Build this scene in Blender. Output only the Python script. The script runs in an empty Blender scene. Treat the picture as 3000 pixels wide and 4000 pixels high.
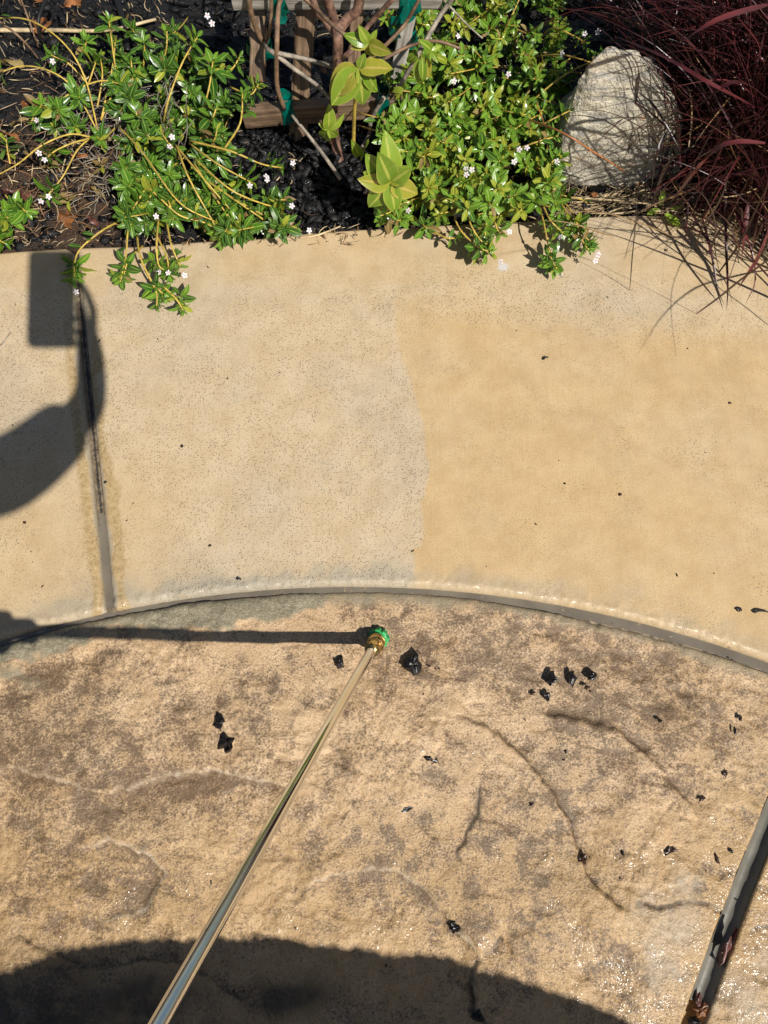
import bpy, bmesh, math, random
import numpy as np
from mathutils import Vector, Matrix, noise as mnoise
random.seed(7); RNG = np.random.RandomState(11)
S = bpy.context.scene; COL = S.collection
# ------------------------------------------------------------------ camera, sun, sky, exposure
F, H, TH = 2773.0, 1.1, math.radians(72)
CT, ST = math.cos(TH), math.sin(TH)
cam = bpy.data.objects.new('camera', bpy.data.cameras.new('camera')); COL.objects.link(cam)
cam.location = (0, 0, H); cam.rotation_euler = (math.pi/2 - TH, 0, 0)
cam.data.sensor_fit = 'AUTO'; cam.data.sensor_width = 36; cam.data.lens = 36*F/4000
cam.data.clip_start = .01; cam.data.clip_end = 200
S.camera = cam
def ray(px, py):
    x = (px-1500)/F; u = -(py-2000)/F
    return Vector((x, CT+u*ST, -ST+u*CT))
def at(px, py, z=0.0):                       # the point at height z seen at a pixel of the photograph
    r = ray(px, py); return Vector((0, 0, H)) + r*((z-H)/r.z)
def atY(px, py, Y):
    r = ray(px, py); return Vector((0, 0, H)) + r*(Y/r.y)
def pix(X, Y, Z):                            # inverse, for numpy arrays
    d = Y*CT - (Z-H)*ST; u = Y*ST + (Z-H)*CT
    return 1500 + F*X/d, 2000 - F*u/d
RAY = (at(268, 1000) - Vector((0, 0, H))).normalized()        # the way the sunlight travels
TOSUN = -RAY
SHIFT = Vector((RAY.x/-RAY.z, RAY.y/-RAY.z, 0))               # shadow shift per metre of height
sun = bpy.data.objects.new('sun', bpy.data.lights.new('sun', 'SUN')); COL.objects.link(sun)
sun.data.energy = 5.0; sun.data.angle = math.radians(.53); sun.data.color = (1, .955, .88)
sun.rotation_euler = RAY.to_track_quat('-Z', 'Y').to_euler(); sun.location = TOSUN*20
EL = math.asin(TOSUN.z); AZ = math.atan2(TOSUN.x, TOSUN.y)
W = bpy.data.worlds.new('World'); S.world = W; W.use_nodes = True
bg = W.node_tree.nodes['Background']; sky = W.node_tree.nodes.new('ShaderNodeTexSky')
sky.sky_type = 'NISHITA'; sky.sun_disc = False; sky.sun_elevation = EL; sky.sun_rotation = AZ
W.node_tree.links.new(sky.outputs[0], bg.inputs[0]); bg.inputs[1].default_value = .05
S.view_settings.view_transform = 'Standard'; S.view_settings.look = 'None'
S.view_settings.exposure = .1; S.view_settings.gamma = 1; S.view_settings.use_curve_mapping = False

# ------------------------------------------------------------------ helpers
def tag(o, label=None, cat=None, group=None, kind=None):
    if label: o['label'] = label
    if cat: o['category'] = cat
    if group: o['group'] = group
    if kind: o['kind'] = kind
    return o
def empty(name, loc=(0, 0, 0), rot=None):
    o = bpy.data.objects.new(name, None); COL.objects.link(o); o.location = loc; o.empty_display_size = .05
    if rot is not None: o.rotation_euler = rot
    return o
def link(name, me, m=None, parent=None, M=None):
    o = bpy.data.objects.new(name, me); COL.objects.link(o)
    if m is not None:
        for q in (m if isinstance(m, (list, tuple)) else [m]):
            if len(me.materials) < (len(m) if isinstance(m, (list, tuple)) else 1): me.materials.append(q)
    if parent is not None: o.parent = parent
    if M is not None: o.matrix_basis = M
    return o
def mesh(name, V, Fc, smooth=True, mi=None, uv=None, attrs=None):
    me = bpy.data.meshes.new(name)
    V = np.asarray(V, np.float32)
    if isinstance(Fc, np.ndarray):
        n, k = Fc.shape
        me.vertices.add(len(V)); me.vertices.foreach_set('co', V.ravel())
        me.loops.add(n*k); me.loops.foreach_set('vertex_index', Fc.astype(np.int32).ravel())
        me.polygons.add(n); me.polygons.foreach_set('loop_start', np.arange(0, n*k, k, dtype=np.int32))
        me.polygons.foreach_set('loop_total', np.full(n, k, np.int32))
        li = Fc.ravel()
    else:
        me.from_pydata(V.tolist(), [], [tuple(f) for f in Fc]); li = None
    if smooth: me.polygons.foreach_set('use_smooth', np.ones(len(me.polygons), bool))
    if mi is not None: me.polygons.foreach_set('material_index', np.asarray(mi, np.int32))
    if uv is not None:
        l = me.uv_layers.new(name='UVMap')
        if li is None:
            li = np.empty(len(me.loops), np.int32); me.loops.foreach_get('vertex_index', li)
        l.data.foreach_set('uv', np.asarray(uv, np.float32)[li].ravel())
    if attrs:
        for k, v in attrs.items():
            a = me.attributes.new(k, 'FLOAT', 'POINT'); a.data.foreach_set('value', np.asarray(v, np.float32).ravel())
    me.update(); me.validate(); return me
def grid_faces(nr, nc):
    i = np.arange(nr*nc).reshape(nr, nc)
    return np.stack([i[:-1, :-1], i[:-1, 1:], i[1:, 1:], i[1:, :-1]], -1).reshape(-1, 4)
def hash2(ix, iy, seed):
    h = (ix.astype(np.int64)*374761393 + iy.astype(np.int64)*668265263 + seed*982451653) & 0x7fffffff
    h = ((h ^ (h >> 13))*1274126177) & 0x7fffffff
    return ((h ^ (h >> 16)) & 0xffff)/65535.0
def vnoise(x, y, seed=0):
    ix, iy = np.floor(x), np.floor(y); fx, fy = x-ix, y-iy
    fx = fx*fx*fx*(fx*(fx*6-15)+10); fy = fy*fy*fy*(fy*(fy*6-15)+10)
    a, b = hash2(ix, iy, seed), hash2(ix+1, iy, seed); c, d = hash2(ix, iy+1, seed), hash2(ix+1, iy+1, seed)
    return (a*(1-fx)+b*fx)*(1-fy) + (c*(1-fx)+d*fx)*fy
def fbm(x, y, scale, octs=4, seed=0, gain=.5):
    x = x*scale; y = y*scale; s = 0; a = 1; t = 0
    for o in range(octs):
        s = s + a*vnoise(x*np.cos(.6*o)-y*np.sin(.6*o)+7.3*o, x*np.sin(.6*o)+y*np.cos(.6*o)-3.1*o, seed+o); t += a; a *= gain; x = x*2.03; y = y*2.03
    return s/t
def sstep(a, b, x):
    t = np.clip((x-a)/(b-a), 0, 1); return t*t*(3-2*t)
def polydist(x, y, pts):                     # distance and signed side to a polyline
    best = np.full(x.shape, 1e9); side = np.zeros(x.shape); par = np.zeros(x.shape); n = len(pts)-1
    for i in range(n):
        ax, ay = pts[i]; bx, by = pts[i+1]; dx, dy = bx-ax, by-ay
        t = np.clip(((x-ax)*dx+(y-ay)*dy)/(dx*dx+dy*dy+1e-12), 0, 1)
        d = np.hypot(x-ax-t*dx, y-ay-t*dy); m = d < best
        best = np.where(m, d, best); side = np.where(m, np.sign(dx*(y-ay)-dy*(x-ax)), side); par = np.where(m, (i+t)/n, par)
    return best, side, par
def smooth_pts(P, k=6):                      # Catmull-Rom
    P = [Vector(p) for p in P]; P = [P[0]*2-P[1]] + P + [P[-1]*2-P[-2]]; out = []
    for i in range(1, len(P)-2):
        for j in range(k):
            t = j/k; a, b, c, d = P[i-1:i+3]
            out.append(.5*((2*b) + (c-a)*t + (2*a-5*b+4*c-d)*t*t + (3*b-a-3*c+d)*t**3))
    out.append(P[-2]); return out
def tube(P, R, n=6, cap=True):               # returns V, F lists
    P = [Vector(p) for p in P]; R = R if hasattr(R, '__len__') else [R]*len(P)
    V, Fc = [], []; up = None
    for i, p in enumerate(P):
        t = (P[min(i+1, len(P)-1)] - P[max(i-1, 0)]).normalized()
        if up is None: up = t.orthogonal().normalized()
        up = (up - t*up.dot(t)).normalized(); b = t.cross(up)
        for k in range(n):
            a = 2*math.pi*k/n; V.append(p + (up*math.cos(a) + b*math.sin(a))*R[i])
    for i in range(len(P)-1):
        for k in range(n):
            Fc.append((i*n+k, i*n+(k+1) % n, (i+1)*n+(k+1) % n, (i+1)*n+k))
    if cap: Fc.append(tuple(range(n))[::-1]); Fc.append(tuple(range((len(P)-1)*n, len(P)*n)))
    return V, Fc
def join(parts):
    V, Fc = [], []
    for v, f in parts:
        o = len(V); V += list(v); Fc += [tuple(i+o for i in q) for q in f]
    return V, Fc
def loc_of(V, o): return [(Vector(v)-Vector(o)) for v in V]

class NT:                                    # small node helper
    def __init__(s, name, rough=.5, spec=.5, metal=0.0):
        s.m = bpy.data.materials.new(name); s.m.use_nodes = True; s.t = s.m.node_tree
        s.b = s.t.nodes['Principled BSDF']; s.out = s.t.nodes['Material Output']
        s.b.inputs['Roughness'].default_value = rough; s.b.inputs['Specular IOR Level'].default_value = spec
        s.b.inputs['Metallic'].default_value = metal; s._co = None
    def n(s, ty, **kw):
        q = s.t.nodes.new(ty)
        for k, v in kw.items(): setattr(q, k, v)
        return q
    def l(s, a, b): s.t.links.new(a, b)
    def put(s, v, inp):
        if isinstance(v, (int, float)): inp.default_value = v
        elif isinstance(v, tuple): inp.default_value = (*v, 1) if len(v) == 3 and inp.type == 'RGBA' else v
        else: s.l(v, inp)
    def co(s):
        if s._co is None: s._co = s.n('ShaderNodeTexCoord').outputs['Object']
        return s._co
    def noise(s, scale, detail=3, rough=.5, dist=0, vec=None):
        q = s.n('ShaderNodeTexNoise'); s.l(vec or s.co(), q.inputs['Vector'])
        q.inputs['Scale'].default_value = scale; q.inputs['Detail'].default_value = detail
        q.inputs['Roughness'].default_value = rough; q.inputs['Distortion'].default_value = dist; return q.outputs['Fac']
    def voro(s, scale, feat='F1', out='Distance'):
        q = s.n('ShaderNodeTexVoronoi', feature=feat); s.l(s.co(), q.inputs['Vector']); q.inputs['Scale'].default_value = scale
        return q.outputs[out]
    def attr(s, name): return s.n('ShaderNodeAttribute', attribute_name=name).outputs['Fac']
    def math(s, op, a, b=0.0, c=None):
        q = s.n('ShaderNodeMath', operation=op); s.put(a, q.inputs[0]); s.put(b, q.inputs[1])
        if c is not None: s.put(c, q.inputs[2])
        return q.outputs[0]
    def step(s, x, a, b, lo=0.0, hi=1.0):
        q = s.n('ShaderNodeMapRange', interpolation_type='SMOOTHSTEP'); s.put(x, q.inputs[0])
        for i, v in enumerate((a, b, lo, hi)): q.inputs[i+1].default_value = v
        return q.outputs[0]
    def mix(s, f, a, b, mode='MIX'):
        q = s.n('ShaderNodeMix', data_type='RGBA', blend_type=mode); s.put(f, q.inputs[0]); s.put(a, q.inputs[6]); s.put(b, q.inputs[7])
        return q.outputs[2]
    def bump(s, h, strength=.3, dist=.001, nrm=None):
        q = s.n('ShaderNodeBump'); q.inputs['Strength'].default_value = strength; q.inputs['Distance'].default_value = dist
        s.l(h, q.inputs['Height'])
        if nrm is not None: s.l(nrm, q.inputs['Normal'])
        return q.outputs[0]
    def set(s, **kw):
        nm = dict(col='Base Color', rough='Roughness', normal='Normal', coat='Coat Weight', crough='Coat Roughness', cnormal='Coat Normal',
                  metal='Metallic', spec='Specular IOR Level', alpha='Alpha', trans='Transmission Weight')
        for k, v in kw.items(): s.put(v, s.b.inputs[nm[k]])
        return s
    def translucent(s, col, f):
        t = s.n('ShaderNodeBsdfTranslucent'); s.put(col, t.inputs[0]); m = s.n('ShaderNodeMixShader'); s.put(f, m.inputs[0])
        s.l(s.b.outputs[0], m.inputs[1]); s.l(t.outputs[0], m.inputs[2]); s.l(m.outputs[0], s.out.inputs[0]); return s

# ------------------------------------------------------------------ materials
def simple(name, col, rough=.5, nscale=0, var=.35, bump=0.0, bscale=200, spec=.5, metal=0.0):
    q = NT(name, rough, spec, metal)
    if nscale:
        d = tuple(c*(1-var) for c in col); u = tuple(min(1, c*(1+var)) for c in col)
        q.set(col=q.mix(q.step(q.noise(nscale, 4, .6), .3, .7), d, u))
    else: q.set(col=col)
    if bump: q.set(normal=q.bump(q.noise(bscale, 4, .6), bump, .002))
    return q.m
def leaf_mat(name, dark, light, rib, rough=.3, tr=.22):
    q = NT(name, rough, .5)
    uv = q.n('ShaderNodeUVMap').outputs[0]; sep = q.n('ShaderNodeSeparateXYZ'); q.l(uv, sep.inputs[0])
    oi = q.n('ShaderNodeObjectInfo').outputs['Random']
    f = q.math('ADD', q.math('MULTIPLY', oi, .6), q.math('MULTIPLY', q.noise(90, 3, .6), .4))
    c = q.mix(q.step(f, .2, .8), dark, light)
    d = q.math('ABSOLUTE', q.math('SUBTRACT', sep.outputs[0], .5))
    edge = q.step(d, .38, .5)
    c = q.mix(q.math('MULTIPLY', edge, .45), c, rib)
    c = q.mix(q.step(d, .035, .085, .85, 0), c, rib)
    q.set(col=c, normal=q.bump(q.noise(260, 2, .5), .25, .001), rough=q.step(q.noise(40, 3), .3, .7, rough-.12, rough+.15))
    return q.translucent(c, tr).m
M = {}
M['leaf_dark'] = leaf_mat('leaf_dark_green', (.025, .085, .012), (.055, .16, .02), (.30, .40, .06))
M['leaf_mid'] = leaf_mat('leaf_mid_green', (.065, .18, .014), (.135, .28, .022), (.38, .48, .09))
M['leaf_yel'] = leaf_mat('leaf_yellow_green', (.17, .24, .015), (.30, .34, .03), (.50, .50, .10))
M['leaf_big'] = leaf_mat('shrub_leaf_green', (.14, .25, .02), (.25, .36, .035), (.48, .50, .10), .28, .25)
M['leaf_bigy'] = leaf_mat('shrub_leaf_yellowing', (.28, .31, .03), (.42, .36, .05), (.55, .42, .12), .3, .25)
M['leaf_brown'] = leaf_mat('withered_leaf_brown', (.16, .10, .03), (.28, .20, .07), (.34, .26, .1), .5, .1)
M['weed'] = leaf_mat('weed_leaf_green', (.25, .42, .03), (.36, .52, .06), (.5, .6, .15), .35, .25)
q = NT('yellow_stem', .5); q.set(col=q.mix(q.step(q.noise(70, 3, .6), .35, .7), (.62, .44, .08), (.40, .28, .06)), normal=q.bump(q.noise(300, 2), .3, .001)); M['stem'] = q.m
M['stem_brown'] = simple('brown_stem', (.20, .12, .07), .6, 60, .5, .5, 250)
M['twig_grey'] = simple('grey_twig', (.26, .22, .17), .7, 70, .5, .5, 250)
M['petal'] = simple('white_petal', (.70, .66, .66), .55)
M['petal_pink'] = simple('pink_flower_eye', (.75, .12, .25), .5)
q = NT('shrub_bark', .65); f = q.noise(60, 5, .65)
q.set(col=q.mix(q.step(f, .35, .65), (.09, .045, .03), (.27, .15, .10)), normal=q.bump(q.noise(180, 5, .7), .6, .002)); M['bark'] = q.m

def wood(name, dark, light, wet=.5):
    q = NT(name, wet); mp = q.n('ShaderNodeMapping'); q.l(q.co(), mp.inputs[0]); mp.inputs['Scale'].default_value = (6, 170, 170)
    f = q.noise(1, 5, .65, .4, vec=mp.outputs[0]); g = q.noise(25, 3, .6)
    c = q.mix(q.step(f, .3, .7), dark, light); c = q.mix(q.step(g, .45, .75, 0, .5), c, tuple(x*.5 for x in dark))
    q.set(col=c, normal=q.bump(f, .8, .003)); return q.m
M['wood_grey'] = wood('weathered_grey_wood', (.16, .14, .115), (.40, .37, .32), .55)
M['wood_brown'] = wood('wet_brown_wood', (.09, .055, .035), (.27, .18, .11), .35)
M['tie'] = simple('green_plastic_tape', (.0, .13, .095), .25, 60, .4, .4, 120)
q = NT('black_mulch', .35, .3); f = q.noise(120, 4, .6)
q.set(col=q.mix(q.step(f, .3, .75), (.005, .005, .006), (.022, .021, .021)), normal=q.bump(q.noise(350, 4, .7), .6, .003), rough=q.step(q.noise(60), .35, .65, .12, .45)); M['mulch'] = q.m
q = NT('black_soil', .4); f = q.noise(30, 5, .65)
q.set(col=q.mix(q.step(q.math('MULTIPLY_ADD', q.attr('litter'), .35, f), .55, .9), (.007, .0065, .0065), (.07, .042, .025)), normal=q.bump(q.noise(170, 5, .75), 1, .006), rough=q.step(q.noise(80), .4, .6, .2, .6)); M['soil'] = q.m
q = NT('chip_black', .26); q.set(col=q.mix(q.step(q.noise(200, 3), .4, .7), (.006, .005, .005), (.026, .020, .016)), normal=q.bump(q.noise(260, 4, .7), .35, .002)); M['chip'] = q.m
M['chip_brown'] = simple('wet_brown_chip', (.05, .022, .012), .25, 150, .5, .5, 250)
M['straw'] = simple('dry_straw', (.50, .38, .22), .6, 40, .4)
M['straw_dark'] = simple('brown_straw', (.22, .12, .06), .55, 40, .5)
M['deadleaf'] = simple('dead_leaf_brown', (.25, .10, .035), .4, 50, .5, .5, 120)
M['deadleaf_red'] = simple('dead_leaf_red', (.11, .038, .03), .45, 50, .5, .4, 120)
M['needle'] = simple('pine_needle', (.40, .15, .05), .4, 30, .3)
def blade(name, a, b, rough=.3, tr=.12):
    q = NT(name, rough); oi = q.n('ShaderNodeObjectInfo').outputs['Random']
    c = q.mix(q.step(q.math('ADD', q.math('MULTIPLY', oi, .5), q.math('MULTIPLY', q.noise(22, 3), .5)), .3, .7), a, b)
    return q.set(col=c).translucent(c, tr).m
M['blade_red'] = blade('burgundy_blade', (.035, .008, .009), (.155, .034, .034), .3)
M['blade_dark'] = blade('dark_red_blade', (.014, .005, .005), (.070, .018, .018), .35)
M['blade_tan'] = blade('dry_tan_blade', (.28, .17, .07), (.52, .37, .19), .45)

# concrete kerb
q = NT('washed_concrete', .6)
big = q.noise(3.2, 4, .6); mid = q.noise(22, 4, .6)
clean = q.mix(q.step(mid, .3, .7), (.545, .41, .245), (.615, .485, .315))
clean = q.mix(q.step(big, .42, .62), clean, q.mix(q.step(mid, .3, .7), (.48, .385, .255), (.55, .45, .315)))
dirty = q.mix(q.step(mid, .3, .7), (.53, .355, .165), (.605, .425, .215))
dirty = q.mix(q.step(q.noise(9, 5, .6), .5, .75, 0, .4), dirty, (.42, .305, .175))
c = q.mix(q.attr('dirty'), clean, dirty)
c = q.mix(q.math('MULTIPLY', q.attr('grey'), .85), c, (.33, .30, .235))
c = q.mix(q.math('MULTIPLY', q.attr('orange'), .8), c, q.mix(q.step(q.noise(120, 3, .7), .35, .65), (.33, .21, .075), (.50, .36, .17)))
c = q.mix(q.attr('white'), c, (.62, .63, .66))
fine = q.noise(420, 3, .6)
c = q.mix(q.step(fine, .50, .66, 0, .40), c, (.29, .21, .125))                      # sand grains
vd = q.n('ShaderNodeTexVoronoi'); q.l(q.co(), vd.inputs['Vector']); vd.inputs['Scale'].default_value = 330
sel = q.math('GREATER_THAN', vd.outputs['Color'], .45)
dots = q.math('MULTIPLY', q.step(vd.outputs['Distance'], .18, .44, 1, 0), sel)
dots = q.math('MULTIPLY', dots, q.step(q.math('MULTIPLY_ADD', q.attr('speck'), .45, q.noise(14, 4, .6)), .44, .84, .06, .7))
c = q.mix(dots, c, (.055, .048, .042))
mpk = q.n('ShaderNodeMapping'); q.l(q.co(), mpk.inputs[0]); mpk.inputs['Scale'].default_value = (240, 7, 20); mpk.inputs['Rotation'].default_value = (0, 0, -.12)
brm = q.noise(1, 4, .65, .2, vec=mpk.outputs[0])
c = q.mix(q.step(brm, .52, .74, 0, .13), c, (.30, .215, .125)); c = q.mix(q.step(brm, .48, .30, 0, .07), c, (.70, .57, .40))     # broom strokes
c = q.mix(q.math('MULTIPLY', q.step(q.noise(38, 4, .7), .60, .74), q.step(q.noise(2.2, 2), .45, .6, 0, .45)), c, (.40, .25, .11))
ag = q.math('MULTIPLY', q.step(q.noise(520, 2, .5), .58, .72), .35)
c = q.mix(ag, c, (.70, .62, .50))
h = q.math('ADD', q.math('MULTIPLY', brm, .8), q.math('ADD', q.math('MULTIPLY', fine, .7), q.math('MULTIPLY', dots, -1.2)))
q.set(col=c, normal=q.bump(h, .35, .0012), rough=q.math('MULTIPLY_ADD', q.math('MULTIPLY', q.attr('wet'), q.step(q.noise(75, 4, .7), .46, .62)), -.42, .66))
M['kerb'] = q.m
# stamped concrete
q = NT('stamped_concrete', .5)
n1 = q.noise(5.5, 4, .6); n2 = q.noise(26, 5, .62); n3 = q.noise(150, 4, .68, .3); n4 = q.noise(420, 3, .6)
tan = q.mix(q.step(n2, .3, .7), (.53, .35, .185), (.66, .465, .275))
tan = q.mix(q.attr('ochre'), tan, q.mix(q.step(n2, .3, .7), (.43, .265, .105), (.52, .335, .15)))
gr = q.math('ADD', q.math('MULTIPLY', q.noise(310, 3, .7), .68), q.math('MULTIPLY', n3, .32))       # granular antiquing powder
v = q.math('ADD', q.math('MULTIPLY_ADD', q.attr('blot'), .195, q.math('SUBTRACT', gr, .008)), q.math('MULTIPLY', q.math('SUBTRACT', n2, .5), .22))
c = q.mix(q.step(v, .495, .67, 0, .72), tan, q.mix(q.step(n1, .4, .6), (.185, .11, .055), (.17, .115, .068)))
c = q.mix(q.step(v, .59, .75, 0, .6), c, (.075, .048, .028))
film = q.step(q.math('MULTIPLY_ADD', n2, .35, q.attr('blot')), .75, 1.35, 0, .42)
c = q.mix(film, c, (.165, .105, .055))                                            # release powder left in the hollows
c = q.mix(q.step(n4, .54, .66, 0, .45), c, (.17, .105, .06))
c = q.mix(q.step(q.noise(380, 2, .5), .58, .70, 0, .25), c, (.74, .56, .37))
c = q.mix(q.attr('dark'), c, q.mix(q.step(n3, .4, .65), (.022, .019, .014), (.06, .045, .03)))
c = q.mix(q.attr('grey'), c, q.mix(q.step(gr, .4, .6), (.20, .17, .108), (.33, .285, .19)))
c = q.mix(q.math('MULTIPLY', q.attr('pale'), .75), c, q.mix(q.step(n3, .4, .7), (.50, .43, .33), (.40, .31, .20)))
c = q.mix(q.attr('crack_shade'), c, (.06, .038, .02))
b1 = q.bump(q.math('ADD', q.math('MULTIPLY', gr, 1.3), q.math('MULTIPLY', n4, .6)), .55, .0030)
q.set(col=c, normal=b1, rough=q.step(q.noise(12, 4, .6), .35, .65, .34, .55),
      coat=q.step(q.math('SUBTRACT', q.math('MULTIPLY_ADD', q.attr('wet'), .21, q.noise(24, 5, .7)), q.math('MULTIPLY', q.attr('pale'), .16)), .62, .80), crough=.15,
      cnormal=q.bump(q.noise(210, 1, .5), 1.0, .0032))
M['patio'] = q.m
q = NT('muddy_water', .06); q.set(col=q.mix(q.step(q.noise(18, 3), .3, .7), (.155, .13, .097), (.21, .18, .135)), normal=q.bump(q.noise(70, 2), .05, .002), coat=1.0, crough=.03); M['water'] = q.m
q = NT('silt', .4); q.set(col=q.mix(q.step(q.noise(90, 4), .35, .65), (.12, .095, .065), (.28, .215, .14)), normal=q.bump(q.noise(220, 4), .5, .002)); M['silt'] = q.m
q = NT('grey_sealant', .38); q.set(col=q.mix(q.step(q.noise(30, 4, .6), .3, .7), (.135, .125, .10), (.175, .162, .132)), normal=q.bump(q.noise(160, 3), .2, .001)); M['sealant'] = q.m
M['mortar'] = simple('dark_joint', (.05, .045, .038), .35, 90, .5, .5, 250)
M['ground'] = simple('dry_soil', (.12, .085, .055), .9, 6, .4, .6, 30)
q = NT('granite', .5); n = q.noise(240, 3, .7); k = q.noise(9, 4, .6)
mp = q.n('ShaderNodeMapping'); q.l(q.co(), mp.inputs[0]); mp.inputs['Scale'].default_value = (14, 20, 75); mp.inputs['Rotation'].default_value = (.2, .15, 0)
ve = q.noise(1, 4, .6, 1.2, vec=mp.outputs[0])
c = q.mix(q.step(k, .35, .65), (.50, .46, .35), (.62, .55, .415)); c = q.mix(q.step(ve, .46, .66, 0, .7), c, (.26, .26, .25))
c = q.mix(q.step(n, .50, .62, 0, .6), c, (.16, .125, .115)); c = q.mix(q.step(q.noise(300, 2), .62, .7, 0, .6), c, (.72, .68, .58))
ru = q.math('MULTIPLY', q.step(q.noise(17, 5, .7), .58, .68), q.step(q.noise(90, 3), .45, .6))
c = q.mix(ru, c, (.42, .17, .04))
q.set(col=c, normal=q.bump(q.math('ADD', n, q.math('MULTIPLY', q.noise(60, 4), 1.5)), .8, .004), rough=q.step(q.noise(15), .4, .62, .32, .65)); M['granite'] = q.m
q = NT('polished_steel', .16, .5, 1.0); mp = q.n('ShaderNodeMapping'); q.l(q.co(), mp.inputs[0]); mp.inputs['Scale'].default_value = (60, 60, 7)
f = q.noise(1, 4, .6, vec=mp.outputs[0])
q.set(col=q.mix(q.math('MULTIPLY', q.step(q.noise(110, 3, .6), .66, .72), q.step(q.noise(14, 2), .5, .6)), q.mix(q.step(f, .35, .7), (.93, .91, .86), (.80, .76, .68)), (.12, .10, .08)), rough=q.step(f, .3, .7, .05, .16), normal=q.bump(q.noise(35, 3), .06, .002)); M['steel'] = q.m
q = NT('brass', .22, .5, 1.0); q.set(col=q.mix(q.step(q.noise(120, 4), .35, .7), (.74, .53, .22), (.45, .29, .10)), rough=q.step(q.noise(160), .3, .7, .14, .35)); M['brass'] = q.m
M['green_plastic'] = simple('green_plastic', (.03, .36, .10), .38, 120, .15)
M['black_plastic'] = simple('black_plastic', (.012, .012, .013), .4)
M['black_rubber'] = simple('black_rubber', (.01, .01, .01), .55)
M['skin'] = simple('skin', (.48, .27, .18), .5, 30, .12)
M['shirt'] = simple('grey_shirt_cloth', (.16, .17, .19), .85, 200, .2, .3, 300)
M['trousers'] = simple('denim', (.05, .07, .12), .85, 200, .25, .3, 300)
M['shoe'] = simple('dark_shoe', (.03, .028, .026), .6)
M['hair'] = simple('brown_hair', (.04, .024, .014), .5, 120, .4, .5, 200)
M['stone'] = simple('table_stone', (.33, .28, .22), .7, 14, .3, .5, 60)
M['glass'] = simple('dark_glass', (.01, .01, .012), .06)

# ------------------------------------------------------------------ setting
CX, CY, RC = -.0488, -1.5507, 1.7823         # the centre and radius of the curved joint between kerb and patio
me = mesh('ground', [(-30, -30, -.09), (30, -30, -.09), (30, 30, -.09), (-30, 30, -.09)], [(0, 1, 2, 3)], False)
tag(link('ground', me, M['ground']), kind='structure')
_tp = np.array([(-60, 3.0), (-30, 2.62), (-15.32, 2.502), (-9.3, 2.460), (-4.44, 2.452), (2.24, 2.472), (6.65, 2.499), (14.12, 2.575), (17.2, 2.615), (30, 2.80), (60, 3.3)])
def rtop(a): return np.interp(np.degrees(a), _tp[:, 0], _tp[:, 1]) if np.isscalar(a) else np.interp(np.degrees(a), _tp[:, 0], _tp[:, 1])
AJ = math.radians(-12.3)
def roundoff(d, r): d = np.clip(d, 0, r); return r - np.sqrt(np.maximum(0, r*r-(r-d)**2))
_bd = np.array([(900, 1500), (1080, 1525), (1150, 1540), (1300, 1546), (1400, 1570), (1480, 1600), (1560, 1630), (1640, 1652), (1740, 1668), (1860, 1672), (1945, 1660), (1950, 1640), (2040, 1652), (2140, 1655), (2145, 1612), (2220, 1625), (2300, 1590), (2330, 1560)])
_jt = np.array([(985, 290), (1600, 342), (1900, 378), (2330, 430)])
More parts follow.
